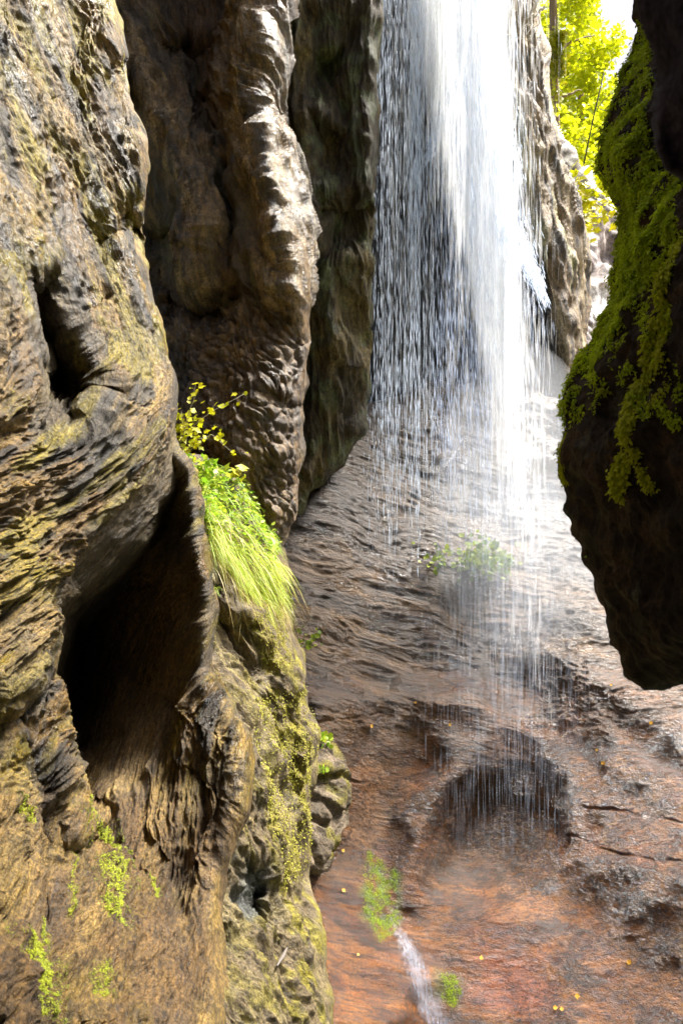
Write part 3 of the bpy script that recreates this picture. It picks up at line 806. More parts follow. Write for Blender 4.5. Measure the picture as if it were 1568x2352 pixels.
mound_lines = [
    [(560, 1250, 9.2), (640, 1200, 9.6), (750, 1085, 9.95), (900, 1100, 10.4), (1100, 1120, 10.7), (1300, 1150, 10.6), (1450, 1240, 10.1), (1750, 1350, 9.4)],
    [(2300, 1300, 9.6), (2300, 1600, 8.0), (2300, 1850, 7.3), (2300, 2300, 6.4), (2300, 2560, 6.0)],
    [(700, 1060, 10.2), (830, 900, 10.8), (1000, 850, 11.2), (1150, 850, 11.4), (1300, 900, 11.3), (1420, 1000, 10.9), (1750, 1150, 10)],
    [(560, 1500, 8.3), (660, 1450, 8.7), (760, 1300, 9.4), (880, 1290, 9.75), (1050, 1310, 9.95), (1250, 1360, 9.8), (1400, 1430, 9.4), (1568, 1530, 8.8), (1750, 1600, 8.4)],
    [(700, 1580, 8.4), (850, 1560, 8.9), (1000, 1555, 9.15), (1120, 1545, 9.25)],
    [(1120, 1470, 9.5), (1180, 1480, 9.4), (1300, 1515, 9.1), (1420, 1590, 8.7), (1568, 1710, 8.2), (1750, 1800, 7.8)],
    [(1180, 1550, 9.25), (1290, 1590, 8.96), (1400, 1665, 8.57), (1568, 1780, 8.07), (1750, 1880, 7.6)],
    [(1250, 1650, 8.85)], [(1350, 1740, 8.46)],
    [(1450, 1745, 8.22), (1530, 1790, 7.98), (1600, 1850, 7.8)], [(1450, 1850, 7.98)], [(1568, 1900, 7.66)],
    [(720, 1610, 8.25), (860, 1605, 8.65), (950, 1600, 8.8)],
    [(974, 1608, 8.72), (1024, 1613, 8.7), (1090, 1630, 8.72), (1154, 1655, 8.78)], [(1000, 1650, 8.68), (1110, 1680, 8.66)],
    [(1230, 1700, 8.7), (1300, 1790, 8.34), (1310, 1860, 8.14), (1310, 1960, 7.9)],
    [(1105, 1712, 8.55), (1060, 1770, 8.38), (1010, 1808, 8.27), (965, 1908, 8.0), (933, 2018, 7.8), (951, 2083, 7.7), (1009, 2128, 7.58), (1084, 2193, 7.4), (1150, 2240, 7.3)],
    [(1150, 1760, 8.66), (1180, 1800, 8.66)], [(1120, 1850, 8.66), (1050, 1950, 8.37)], [(1150, 1970, 8.27)], [(1240, 1860, 8.43)], [(1000, 2040, 7.93)], [(1100, 2060, 7.92)], [(1200, 2050, 7.86)], [(1280, 2040, 7.76)],
    [(1050, 2110, 7.65), (1150, 2120, 7.58), (1300, 2130, 7.45), (1400, 2140, 7.32)],
    [(1450, 1990, 7.55)], [(1568, 2020, 7.28)], [(1750, 2050, 7.0)], [(1300, 2260, 7.12)], [(1568, 2250, 6.9)], [(1750, 2300, 6.6)], [(1200, 2352, 6.95)], [(1400, 2400, 6.75)], [(1568, 2400, 6.6)], [(1750, 2560, 6.2)], [(1200, 2560, 6.5)],
    [(720, 1700, 8.15)], [(830, 1700, 8.42)], [(920, 1700, 8.65)], [(960, 1760, 8.55)], [(780, 1850, 8.0)], [(880, 1850, 8.28)], [(740, 2000, 7.6)], [(820, 1990, 7.75)], [(890, 2000, 7.92)],
    [(850, 2090, 7.5), (900, 2090, 7.66), (935, 2105, 7.72)], [(850, 2200, 7.15), (930, 2180, 7.38), (990, 2190, 7.44)], [(800, 2250, 6.95), (950, 2260, 7.1), (1030, 2260, 7.24)], [(1000, 2352, 7.05), (900, 2352, 6.75), (780, 2352, 6.5)], [(740, 2560, 6.2), (900, 2560, 6.45), (1000, 2560, 6.7)], [(600, 2560, 6.0)], [(600, 2000, 7.3)],
]
m_mound = rock_mat('wet_layered_rock', 24, .8, 0.035, (0.6, 0.12), spec=0.55, crease=.6, grit=48, gritty=.45)
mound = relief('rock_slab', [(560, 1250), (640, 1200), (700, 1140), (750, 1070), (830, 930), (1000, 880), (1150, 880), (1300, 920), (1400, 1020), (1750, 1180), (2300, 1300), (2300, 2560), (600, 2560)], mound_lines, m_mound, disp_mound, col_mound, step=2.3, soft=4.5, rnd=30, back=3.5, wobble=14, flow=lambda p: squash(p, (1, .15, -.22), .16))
tag(mound, 'wet layered mound and smooth orange brown slab under the waterfall', 'rock')


# --- stepped blocks at the foot of the buttress
def disp_step(p, u, v, n):
    c1, c2 = cells(squash(p, (1, 0, -0.2), 0.6) / 0.28)
    return [(smooth(0, 0.25, c2 - c1) * 0.06, 0), (fbm(p / 0.1, 4, sz=.1) * 0.02, 0)]


def col_step(p, u, v, n):
    a = smooth(-0.2, 0.4, fbm(p / 0.2, 4))
    return mix(mix(V3(.13, .095, .055), V3(.24, .18, .11), a), OLIVE * .8, smooth(-.1, 0.4, fbm(p / 0.25 + 9, 3)) * 0.8), a * 0.3


step_lines = [[(690, 1690, 7.6), (770, 1715, 7.75), (800, 1780, 7.7), (797, 1850, 7.5), (775, 1920, 7.2), (740, 2000, 6.9)], [(740, 1730, 7.5)], [(745, 1765, 7.35), (785, 1775, 7.5)], [(740, 1800, 7.4)], [(735, 1850, 7.2), (780, 1845, 7.35)], [(680, 2000, 6.8)], [(660, 1800, 7.2)], [(700, 1920, 6.95)]]
stp = relief('rock_ledge', [(690, 1690), (770, 1715), (800, 1780), (797, 1850), (775, 1920), (740, 2000), (680, 2010), (660, 1800)], step_lines, m_but, disp_step, col_step, step=2.3, soft=1.2, rnd=14, skirt=14, back=0.8, wobble=7)
tag(stp, 'small stepped pale rock ledge wedged between buttress and wet slab', 'rock')


# --- mossy overhanging rock on the right
RIGHT_EDGE = [(1475, 60), (1450, 120), (1425, 180), (1410, 240), (1403, 300), (1393, 370), (1408, 430), (1428, 490), (1424, 545), (1408, 640), (1398, 720), (1368, 800), (1330, 900), (1300, 970), (1292, 1040), (1300, 1100), (1308, 1180), (1335, 1240), (1360, 1310), (1393, 1400), (1404, 1470), (1430, 1510), (1460, 1545), (1568, 1568), (1760, 1600)]


def disp_right(p, u, v, n):
    c1, c2 = cells(squash(p, (0.3, 0.2, -1), 0.5) / 0.06)
    q = squash(p, (1, 0.3, -0.1), 0.35)
    low = smooth(1150, 1350, v)
    return [(fbm(p / 0.25, 4, sz=.25) * 0.05, 0), (ridged(squash(p, (.3, .2, -1), .5) / .13, 4, sz=.13) * .035, 0), (low * ridged(q / 0.09, 3, sz=.09) * 0.02, 1)]


def col_right(p, u, v, n):
    a = smooth(-0.1, 0.4, fbm(p / 0.12 + 8, 4))
    c = mix(V3(.024, .015, .011), V3(.06, .036, .022), a)
    c = mix(c, V3(.10, .11, .09), smooth(0.35, 0.5, fbm(p / 0.22 + 44, 2)) * 0.6)
    return c, 0.55 + 0.3 * a


right_lines = [
    [(1475, 60, 3.5), (1425, 180, 3.45), (1403, 300, 3.35), (1393, 370, 3.3), (1428, 490, 3.35), (1424, 545, 3.3), (1398, 720, 3.2), (1368, 800, 3.15), (1300, 970, 3.1), (1292, 1040, 3.1), (1308, 1180, 3.1), (1360, 1310, 3.05), (1404, 1470, 3.0), (1460, 1545, 2.95), (1568, 1568, 2.9), (1760, 1600, 2.8)],
    [(1440, 300, 3.15), (1435, 380, 3.05)], [(1450, 480, 3.2), (1440, 600, 3.1)], [(1480, 420, 2.95), (1500, 520, 2.85), (1470, 700, 2.8), (1430, 850, 2.78)], [(1500, 200, 3.1)],
    [(1390, 900, 2.88), (1360, 1000, 2.82), (1370, 1100, 2.78)], [(1460, 1000, 2.65)], [(1460, 1150, 2.62), (1500, 1200, 2.58)], [(1400, 1250, 2.8)], [(1440, 1290, 2.78), (1500, 1310, 2.68)], [(1470, 1400, 2.75)], [(1560, 1450, 2.6)], [(1520, 700, 2.6)], [(1568, 900, 2.45)], [(1568, 600, 2.5)], [(1568, 300, 2.8)],
    [(1760, 60, 2.6), (1760, 700, 2.0), (1760, 1200, 2.0)], [(1500, -300, 3.4), (1560, -800, 3.3), (2100, -800, 2.2)], [(2100, 0, 1.7), (2100, 1600, 1.6)],
]
m_right = rock_mat('dark_wet_rock', 30, 1.0, 0.03, (0.85, 0.6), spec=.25, grit=110)
right = relief('rock_overhang', RIGHT_EDGE + [(2100, 1600), (2100, -800), (1560, -800), (1500, -300)], right_lines, m_right, disp_right, col_right, step=2.3, soft=2.0, rnd=40, back=.4, wobble=9, cap=True)
tag(right, 'black wet overhanging rock draped with green moss', 'rock')


# --- very near rock at the corner
def disp_near(p, u, v, n):
    return [(fbm(p / 0.12, 4) * 0.012, 0)]


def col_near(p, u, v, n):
    return mix(V3(.02, .016, .026), V3(.032, .025, .036), smooth(-.3, .3, fbm(p / .1, 3))), 0 * u + 0.4  # dark purple base, mottled by noise


near_lines = [[(1455, -900, 1.2), (2400, -900, .8), (2400, 500, .8)], [(1462, -200, 1.2), (1472, 0, 1.2), (1500, 110, 1.2), (1512, 160, 1.2), (1500, 250, 1.2), (1500, 330, 1.2), (1530, 390, 1.2), (1580, 420, 1.2), (1760, 460, 1.1)], [(1760, -200, 0.95)], [(1600, 100, 1.08)]]
m_near = rock_mat('near_purple_rock', 60, 0.4, 0.004, (0.9, 0.8), spec=.1)
near = relief('boulder', [(1455, -900), (1462, -200), (1470, 0), (1482, 60), (1503, 115), (1512, 160), (1501, 250), (1500, 330), (1530, 390), (1580, 420), (1760, 460), (2400, 520), (2400, -900)], near_lines, m_near, disp_near, col_near, step=4, soft=2, rnd=20, back=0.5, wobble=4, cap=True)
tag(near, 'dark purple blurred rock jutting in close to the viewer', 'rock')
#@@END ROCKS

#@@PLANTS
# ------------------------------------------------------------------ soups of small faces
class Soup:
    def __init__(self):
        self.v, self.q, self.t, self.s, self.n = [], [], [], [], 0

    def add(self, v, quads=None, tris=None, shade=0.5):
        v = np.asarray(v, float).reshape(-1, 3)
        if quads is not None:
            self.q.append(np.asarray(quads, int).reshape(-1, 4) + self.n)
        if tris is not None:
            self.t.append(np.asarray(tris, int).reshape(-1, 3) + self.n)
        self.v.append(v)
        self.s.append(np.broadcast_to(np.asarray(shade, float), (len(v),)))
        self.n += len(v)

    def build(self, name, mat, parent=None, smooth_shade=True):
        F = []
        if self.q:
            F.append(np.concatenate(self.q))
        if self.t:
            F.append(np.concatenate(self.t))
        V = np.concatenate(self.v)
        if parent is not None:
            V = V - np.array(parent.location)
        me = new_mesh(name, V, F, mat, smooth_shade)
        set_attr(me, 'shade', np.concatenate(self.s))
        return link(name, me, parent)


def unit(a):
    a = np.asarray(a, float)
    return a / (np.linalg.norm(a, axis=-1, keepdims=True) + 1e-9)


def leaves(soup, c, size, facing=None, spread=0.9, shade=None, lobed=False, r=rng, aspect=0.7, droop=None):
    """many folded leaves at points c (n,3)"""
    c = np.asarray(c, float)
    n = len(c)
    size = np.broadcast_to(np.asarray(size, float), (n,))
    nrm = unit((np.array([0, -0.5, 1.0]) if facing is None else np.asarray(facing, float)) + r.normal(size=(n, 3)) * spread)
    a = unit(np.cross(nrm, r.normal(size=(n, 3))))
    if droop is not None:
        a = unit(a + np.asarray(droop, float))
        a = unit(a - nrm * (a * nrm).sum(1)[:, None])
    b = np.cross(nrm, a)
    s = r.random(n) if shade is None else np.broadcast_to(np.asarray(shade, float), (n,))
    if lobed:
        prof = [(0, 0, 0), (.12, .34, .05), (.38, .30, .05), (.45, .52, .0), (.62, .24, .06), (1.0, 0, -.08)]
    else:
        prof = [(0, 0, 0), (.3, .42 * aspect, .06), (.65, .36 * aspect, .05), (1.0, 0, -.08)]
    k = len(prof)
    pts = []
    for (l, wd, h) in prof:
        pts.append(c + a * (l * size)[:, None] + b * (wd * size)[:, None] + nrm * (h * size)[:, None])
    for (l, wd, h) in prof[1:-1]:
        pts.append(c + a * (l * size)[:, None] - b * (wd * size)[:, None] + nrm * (h * size)[:, None])
    m = len(pts)
    V = np.stack(pts, 1).reshape(-1, 3)
    base = np.arange(n) * m
    T = []
    for j in range(1, k - 1):
        T.append(np.stack([base, base + j, base + (j + 1 if j + 1 < k else k - 1)], 1))
    right = [0] + list(range(k, m)) + [k - 1]
    for j in range(1, len(right) - 1):
        T.append(np.stack([base, base + right[j + 1], base + right[j]], 1))
    soup.add(V, tris=np.concatenate(T), shade=np.repeat(s, m))


def tube(soup, pts, radii, sides=6, shade=0.5):
    pts = np.asarray(pts, float)
    n = len(pts)
    radii = np.broadcast_to(np.asarray(radii, float), (n,))
    d = unit(np.gradient(pts, axis=0))
    ref = np.array([0.3, 1.0, 0.2])
    a = unit(np.cross(d, ref))
    b = np.cross(d, a)
    th = np.linspace(0, 2 * np.pi, sides, endpoint=False)
    ring = a[:, None] * np.cos(th)[None, :, None] + b[:, None] * np.sin(th)[None, :, None]
    V = (pts[:, None] + ring * radii[:, None, None]).reshape(-1, 3)
    i = np.arange(n * sides).reshape(n, sides)
    q = np.stack([i[:-1], np.roll(i, -1, 1)[:-1], np.roll(i, -1, 1)[1:], i[1:]], -1).reshape(-1, 4)
    V = np.concatenate([V, pts[-1:] + d[-1:] * radii[-1]])
    tip = n * sides
    t = np.stack([i[-1], np.roll(i[-1], -1), np.full(sides, tip)], 1)
    soup.add(V, quads=q, tris=t, shade=shade)


def blades(soup, roots, dirs, length, width, sag=0.8, segs=5, shade=None, r=rng):
    roots = np.asarray(roots, float)
    n = len(roots)
    length = np.broadcast_to(np.asarray(length, float), (n,))
    width = np.broadcast_to(np.asarray(width, float), (n,))
    dirs = unit(dirs)
    side = unit(np.cross(dirs, r.normal(size=(n, 3))))
    s = r.random(n) if shade is None else shade
    pts = []
    for k in range(segs + 1):
        t = k / segs
        c = roots + dirs * (length * t)[:, None] + np.array([0, 0, -1.0]) * (sag * length * t * t)[:, None]
        wv = side * (width * (1 - t) ** 0.7 * 0.5)[:, None]
        pts += [c - wv, c + wv]
    m = len(pts)
    V = np.stack(pts, 1).reshape(-1, 3)
    base = (np.arange(n) * m)[:, None]
    Q = np.concatenate([base + np.array([[2 * k, 2 * k + 1, 2 * k + 3, 2 * k + 2]]) for k in range(segs)], 0)
    soup.add(V, quads=Q, shade=np.repeat(s, m))


def pick(name, poly, n, up=None, r=rng):
    """random surface points of a relief inside a sheet polygon"""
    R = RELIEF[name]
    k = np.where((sdist(poly, R['u'], R['v'])[0] > 0) & (R['sd'] > -2))[0]
    if up is not None:
        k = k[up(R['n'][k])]
    k = r.choice(k, n)
    return R['p'][k], R['n'][k]


def empty(name, loc):
    o = bpy.data.objects.new(name, None)
    o.location = loc
    COL.objects.link(o)
    return o


BUT, MOUND, RIGHT, LEFT, FLU, SPURN, FARN = but.name, mound.name, right.name, left.name, flu.name, spur.name, far.name

m_beech = leaf_mat('sunlit_beech_leaf', (.40, .48, .006), (.68, .68, .012), 0.65)
m_maple = leaf_mat('yellow_maple_leaf', (.40, .44, .006), (.60, .54, .01), 0.5)
m_grass = leaf_mat('fresh_grass', (.20, .42, .015), (.50, .56, .05), 0.5)
m_moss = leaf_mat('hanging_moss', (.24, .34, .006), (.58, .74, .012), 0.5, 0.7)
m_mossb = leaf_mat('bright_moss', (.28, .34, .006), (.50, .56, .012), 0.35, 0.7)
m_mossl = leaf_mat('ledge_moss', (.12, .15, .006), (.40, .44, .01), 0.35, 0.7)
m_shrub = leaf_mat('shrub_leaf', (.14, .26, .02), (.34, .40, .03), 0.5)
m_bark = plain_mat('pale_brown_bark', (.26, .17, .10))
m_twig = plain_mat('grey_twig', (.22, .19, .14))
m_stick = plain_mat('weathered_stick', (.10, .085, .07))
m_root = plain_mat('bleached_root', (.50, .44, .36))
m_dead = leaf_mat('fallen_yellow_leaf', (.60, .36, .01), (.60, .24, .01), 0.2)


# --- trees in the gap
def crown(soup, blobs, n, size, r):
    per = np.array([b[3] for b in blobs], float) ** 2
    per = (per / per.sum() * n).astype(int)
    for (px, py, d, rad), k in zip(blobs, per):
        c = P(px, py, d)
        m = rad * W / FW * d
        g = r.normal(size=(k, 3))
        g = unit(g) * (r.random((k, 1)) ** 0.45) * m
        # clumps
        cl = r.normal(size=(14, 3)) * m * 0.55
        pull = cl[r.integers(0, 14, k)]
        g = g * 0.45 + pull + r.normal(size=(k, 3)) * m * 0.08
        leaves(soup, c + g * np.array([1, 1.3, 1]), size * (0.7 + 0.6 * r.random(k)), spread=1.0, r=r)


def tree(name, label, base, top, d, rad, blobs, n, size, seed, limbs, group=None, trunkmat=None):
    r = np.random.default_rng(seed)
    gz = -3.0
    b, t = P(*base, d), P(*top, d)
    b = b + (t - b) * ((gz - b[2]) / (t[2] - b[2]))
    o = empty(name, b)
    tag(o, label, 'tree', group)
    s = Soup()
    k = np.linspace(0, 1, 14)[:, None]
    pts = b + (t - b) * k + np.cumsum(r.normal(size=(14, 3)) * 0.02, 0)
    tube(s, pts, rad * (1.15 - 0.75 * k[:, 0]), 10)
    s.build('trunk', trunkmat or m_bark, o)
    for ln in limbs:
        q = Soup()
        pp = np.array([P(x, y, dd) for x, y, dd in ln])
        tt = np.linspace(0, 1, 8)
        xi = np.linspace(0, 1, len(pp))
        c = np.stack([np.interp(tt, xi, pp[:, j]) for j in range(3)], 1) + r.normal(size=(8, 3)) * 0.015
        tube(q, c, np.linspace(rad * .32, rad * .08, 8), 6)
        q.build('limb', trunkmat or m_bark, o)
    c = Soup()
    crown(c, blobs, n, size, r)
    c.build('crown', m_beech, o)
    return o


t1 = tree('beech_tree', 'tall tree with pale brown trunk wrapped in yellow ivy leaves', (1282, 700), (1276, -700), 24, 0.17,
          [(1330, 30, 25.5, 60), (1340, 130, 26, 60), (1300, 270, 26, 50), (1255, 120, 26, 40), (1350, -60, 24, 50), (1310, 380, 25, 45), (1370, 210, 26, 40)], 5200, 0.17, 11,
          [[(1277, -60, 24), (1320, -90, 24.3), (1390, -40, 24.6)], [(1278, 120, 24.1), (1320, 90, 24.8), (1370, 80, 25.2)], [(1281, 225, 24), (1310, 215, 24), (1335, 205, 24.2)]])
iv = Soup()
r_ = np.random.default_rng(5)
k_ = 520
y_ = np.where(r_.random(k_) < .7, r_.uniform(75, 175, k_), r_.uniform(60, 260, k_))
c_ = P(1279 + r_.normal(size=k_) * 9, y_, 23.8)
leaves(iv, c_, 0.11 + 0.06 * r_.random(k_), facing=(0, -1, .5), spread=.5, r=r_, aspect=1.1)
iv.build('ivy', m_maple, t1)
tree('young_tree', 'thin dark sapling with bare forked twigs before yellow foliage', (1338, 400), (1386, 160), 20, 0.035,
     [(1330, 330, 20.5, 40), (1400, 250, 20.5, 30), (1390, 420, 20.5, 50), (1300, 300, 20.8, 26)], 1500, 0.13, 12,
     [[(1371, 245, 20), (1390, 225, 20), (1410, 212, 20)], [(1357, 310, 20), (1385, 298, 20), (1408, 286, 20)], [(1371, 245, 20), (1395, 255, 20.1), (1402, 250, 20)], [(1352, 330, 20), (1335, 318, 20.1), (1320, 320, 20)]], trunkmat=plain_mat('dark_twig', (.05, .04, .03)))
tree('beech_tree', 'leafy tree filling the back of the gap with yellow foliage', (1330, 700), (1320, -200), 34, 0.2,
     [(1260, 40, 35, 60), (1330, 120, 35, 60), (1300, 230, 35, 65), (1370, 310, 34, 55), (1340, 400, 34, 65), (1250, 300, 35, 60), (1400, 480, 33, 50), (1385, 130, 36, 30)], 9500, 0.21, 13,
     [[(1325, 100, 34), (1360, 60, 34), (1390, 50, 34)]])
tree('beech_tree', 'low spreading tree with yellow leaves just above the pale outcrop', (1400, 800), (1395, 300), 28, 0.1,
     [(1400, 440, 28, 50), (1370, 380, 28, 45), (1430, 520, 27, 45), (1345, 330, 28.5, 35), (1450, 450, 28, 40)], 6500, 0.17, 14,
     [[(1397, 500, 28), (1420, 460, 28), (1440, 450, 28)]])


# --- plants rooted on the rocks
def sprig(name, label, cat, root, stems, n, size, mat, seed, group=None, lobed=False, facing=(-.2, -.7, .7), spread=.5, stemmat=None, jitter=0.03, rad=0.003):
    """stems: polylines of (px, py, d); leaves sit along their outer two thirds"""
    r = np.random.default_rng(seed)
    o = empty(name, root)
    tag(o, label, cat, group)
    s, l = Soup(), Soup()
    per = max(1, n // len(stems))
    for ln in stems:
        pp = np.array([P(*a) for a in ln])
        tt, xi = np.linspace(0, 1, 9), np.linspace(0, 1, len(pp))
        c = np.stack([np.interp(tt, xi, pp[:, j]) for j in range(3)], 1) + r.normal(size=(9, 3)) * 0.004
        tube(s, c, np.linspace(rad, rad * .35, 9), 5)
        u = r.uniform(.3, 1, per)
        cc = np.stack([np.interp(u, tt, c[:, j]) for j in range(3)], 1) + r.normal(size=(per, 3)) * jitter
        leaves(l, cc, size * (.6 + .8 * r.random(per)), facing=facing, spread=spread, lobed=lobed, r=r, aspect=1.1)
    s.build('stem', stemmat or m_twig, o)
    l.build('leaves', mat, o)
    return o


def shift(ln, name, lift=0.02):
    p, n = on(name, ln[0], ln[1], lift)
    return p


bp, bn = on(BUT, 420, 1075)
db = 6.0
sprig('sapling', 'twiggy sapling with yellow leaves leaning over the grassy ledge', 'plant', P(405, 1065, db),
      [[(402, 1065, db), (430, 1000, db), (470, 955, db - .1), (560, 905, db - .1)], [(402, 1050, db), (425, 985, db), (440, 930, db), (450, 880, db)],
       [(402, 1065, db), (450, 1010, db), (490, 1000, db), (535, 1040, db)], [(402, 1040, db), (420, 1000, db), (430, 960, db)], [(402, 1060, db), (440, 1030, db), (470, 1005, db)], [(402, 1040, db), (420, 985, db), (415, 945, db)]],
      150, 0.042, m_maple, 21, lobed=True, jitter=.03, stemmat=m_root)
sprig('sapling', 'little plant with three big yellow lobed leaves beyond the grass', 'plant', P(545, 1105, 6.55),
      [[(545, 1110, 6.6), (550, 1090, 6.5), (550, 1075, 6.5)], [(545, 1110, 6.6), (560, 1090, 6.5), (572, 1078, 6.5)], [(545, 1110, 6.6), (540, 1095, 6.5), (552, 1064, 6.5)]], 6, 0.085, m_maple, 22, lobed=True, jitter=.015)
sprig('leafy_weed', 'broad leaved weed glowing green at the top of the grass tuft', 'plant', P(430, 1100, 6.0),
      [[(432, 1110, 6.0), (440, 1080, 5.95), (445, 1055, 5.9)], [(432, 1110, 6.0), (460, 1085, 5.95), (480, 1070, 5.9)], [(440, 1115, 6), (470, 1100, 5.9), (500, 1095, 5.9)], [(440, 1125, 6), (470, 1120, 5.9), (500, 1125, 5.9)]], 100, 0.06, m_grass, 23, lobed=True, jitter=.05)

gr = Soup()
r_ = np.random.default_rng(31)
p_, n_ = pick(BUT, [(428, 1065), (520, 1090), (600, 1180), (640, 1262), (600, 1275), (520, 1230), (445, 1190)], 1150, r=r_)
dirs = np.array([.75, -.35, .55]) + n_ * .5 + r_.normal(size=(1150, 3)) * .5
blades(gr, p_, dirs, r_.uniform(.04, .16, 1150), r_.uniform(.004, .012, 1150), 1.0, r=r_, shade=r_.random(1150))
p_, n_ = pick(BUT, [(440, 1190), (520, 1230), (600, 1270), (640, 1300), (600, 1400), (540, 1340), (470, 1260)], 900, r=r_)
dirs = np.array([.5, -.5, .0]) + n_ * .5 + r_.normal(size=(900, 3)) * .3
blades(gr, p_, dirs, r_.uniform(.08, .26, 900), .006, 1.2, r=r_, shade=.45 + .55 * r_.random(900))
p2_, n2_ = pick(BUT, [(428, 1065), (520, 1090), (600, 1180), (640, 1262), (600, 1300), (520, 1260), (445, 1220)], 800, r=r_)
leaves(gr, p2_ + n2_ * .03 + r_.normal(size=p2_.shape) * .025, .02 + .03 * r_.random(800), spread=.9, r=r_, shade=r_.random(800))
tag(gr.build('grass', m_grass), 'bright green grass drooping over the ledge of the buttress', 'grass', kind='stuff')

gd = Soup()
p_, n_ = pick(BUT, [(440, 1150), (520, 1180), (600, 1260), (645, 1300), (640, 1420), (560, 1400), (480, 1300)], 420, r=r_)
dirs = np.array([.35, -.5, -.3]) + n_ * .4 + r_.normal(size=(420, 3)) * .45
blades(gd, p_, dirs, r_.uniform(.10, .34, 420), .006, 1.0, r=r_)
tag(gd.build('grass', leaf_mat('dry_grass', (.30, .20, .06), (.50, .42, .14), .3)), 'dry straw coloured grass hanging below the bright green grass', 'grass', kind='stuff')

# tufts along edges
def tuft(px, py, name, label, seed, n=40, ln=.12, lean=(.4, -.5, .5)):
    r = np.random.default_rng(seed)
    p, nn = on(name, px, py)
    s = Soup()
    o = empty('grass_tuft', p)
    tag(o, label, 'grass', 'small grass tufts on the buttress')
    c = np.array(p) + r.normal(size=(n, 3)) * .02
    blades(s, c, np.array(lean) + r.normal(size=(n, 3)) * .35, r.uniform(.4, 1, n) * ln, .005, .9, r=r)
    s.build('blades', m_grass, o)


tuft(480, 1350, BUT, 'sparse grass tuft below the olive flat stone', 41)
tuft(575, 1320, BUT, 'grass tuft with yellow blades under the long drooping grass', 42, 70, .16)
tuft(640, 1370, BUT, 'thin grass tuft at the outer rim of the buttress', 43, 40, .18)
tuft(455, 1200, BUT, 'spiky grass tuft beside the blade of rock', 44, 50, .16)

dm = float(on(MOUND, 1115, 1325)[0].y) - .04
sprig('shrub', 'green shrub on the mound seen through the falling water', 'plant', P(1120, 1330, dm), 
      [[(1110, 1325, dm), (1095, 1290, dm), (1080, 1250, dm)], [(1115, 1325, dm), (1115, 1290, dm), (1105, 1240, dm)], [(1120, 1325, dm), (1135, 1300, dm), (1165, 1290, dm)], [(1115, 1325, dm), (1090, 1310, dm), (1070, 1290, dm)], [(1120, 1325, dm), (1140, 1290, dm), (1135, 1265, dm)]],
      230, 0.068, m_shrub, 24, jitter=.09, rad=.006)
sprig('shrub', 'sparse leafy sprig on the mound next to the green shrub', 'plant', P(1010, 1310, dm),
      [[(1020, 1310, dm), (1000, 1290, dm), (985, 1265, dm)], [(1020, 1310, dm), (1030, 1285, dm), (1050, 1280, dm)]], 46, 0.06, m_shrub, 25, jitter=.08, rad=.005)
p_, n_ = on(MOUND, 705, 1480, .02)
dp = float(p_.y) - .06
sprig('shrub', 'small dark leafed plant in the crevice beside the buttress', 'plant', p_, [[(705, 1485, dp), (700, 1470, dp), (690, 1455, dp)], [(705, 1485, dp), (715, 1470, dp), (722, 1465, dp)]], 34, 0.045, m_shrub, 26, jitter=.05)
p_, n_ = on(stp.name, 735, 1712, .02)
dp = float(p_.y) - .05
sprig('leafy_weed', 'clump of shiny green leaves on top of the stepped ledge', 'plant', p_, [[(730, 1715, dp), (722, 1695, dp), (718, 1680, dp)], [(735, 1715, dp), (745, 1700, dp), (750, 1692, dp)]], 46, 0.05, m_grass, 27, jitter=.03)
p_, n_ = on(stp.name, 740, 1775, .01)
dp = float(p_.y) - .04
sprig('leafy_weed', 'tiny green weed on the lower step of the ledge', 'plant', p_, [[(738, 1780, dp), (735, 1772, dp), (742, 1766, dp)]], 14, 0.035, m_grass, 28, jitter=.02)
for (px, py, lab, sd_, n) in [(1352, 830, 'green leafy weed high on the edge of the black overhang', 51, 22), (1328, 880, 'green leafy weed midway down the edge of the black overhang', 52, 12), (1303, 965, 'green weed at the outermost bulge of the black overhang', 53, 12), (1350, 1275, 'pale leafy weed under the bulge of the black overhang', 54, 8)]:
    p_, n_ = on(RIGHT, px + 8, py)
    dp = float(p_.y)
    sprig('leafy_weed', lab, 'plant', p_, [[(px + 10, py + 5, dp), (px, py - 5, dp - .02), (px - 8, py - 14, dp - .02)], [(px + 10, py + 5, dp), (px, py + 4, dp - .02), (px - 6, py + 8, dp - .02)]], n, .022, m_grass, sd_, jitter=.008, lobed=True, rad=.0012)
for (px, py, lab, sd_, n, d) in [(1345, 455, 'yellow leafed bush hanging on the crest beside the spur', 61, 70, 13.6), (1375, 475, 'big yellow maple leaves sprouting behind the spur edge', 62, 26, 14.2), (1320, 390, 'few yellow leaves on the dark rim above the spur edge', 63, 26, 13.6)]:
    sprig('maple_bush', lab, 'plant', P(px - 20, py + 45, d), [[(px - 20, py + 45, d), (px - 10, py + 10, d), (px + 5, py - 10, d)], [(px - 20, py + 45, d), (px, py + 25, d), (px + 22, py + 5, d)], [(px - 20, py + 45, d), (px - 5, py + 40, d), (px + 12, py + 50, d)]], n, .14, m_maple, sd_, lobed=True, jitter=.12, rad=.008)


# --- moss
def moss_tufts(soup, name, poly, n, size, mat_shade, r, up=None, droop=(0, 0, -1.2), thick=-.08):
    p, nn = pick(name, poly, n, up, r)
    # clumps: keep points where a noise field is high
    k = fbm(p / (size * 5), 2) + r.normal(size=n) * .12 > thick
    p, nn = p[k], nn[k]
    s = np.clip(mat_shade + .4 * fbm(p / (size * 7) + 9, 2) + .2 * r.normal(size=len(p)), 0, 1)
    for j in range(2):
        leaves(soup, p + nn * size * .25 + r.normal(size=p.shape) * size * .4, size * (.5 + .9 * r.random(len(p))), facing=nn * .9 + np.array([-.1, -.2, .3]), spread=.55, shade=s, r=r, aspect=.55, droop=droop)


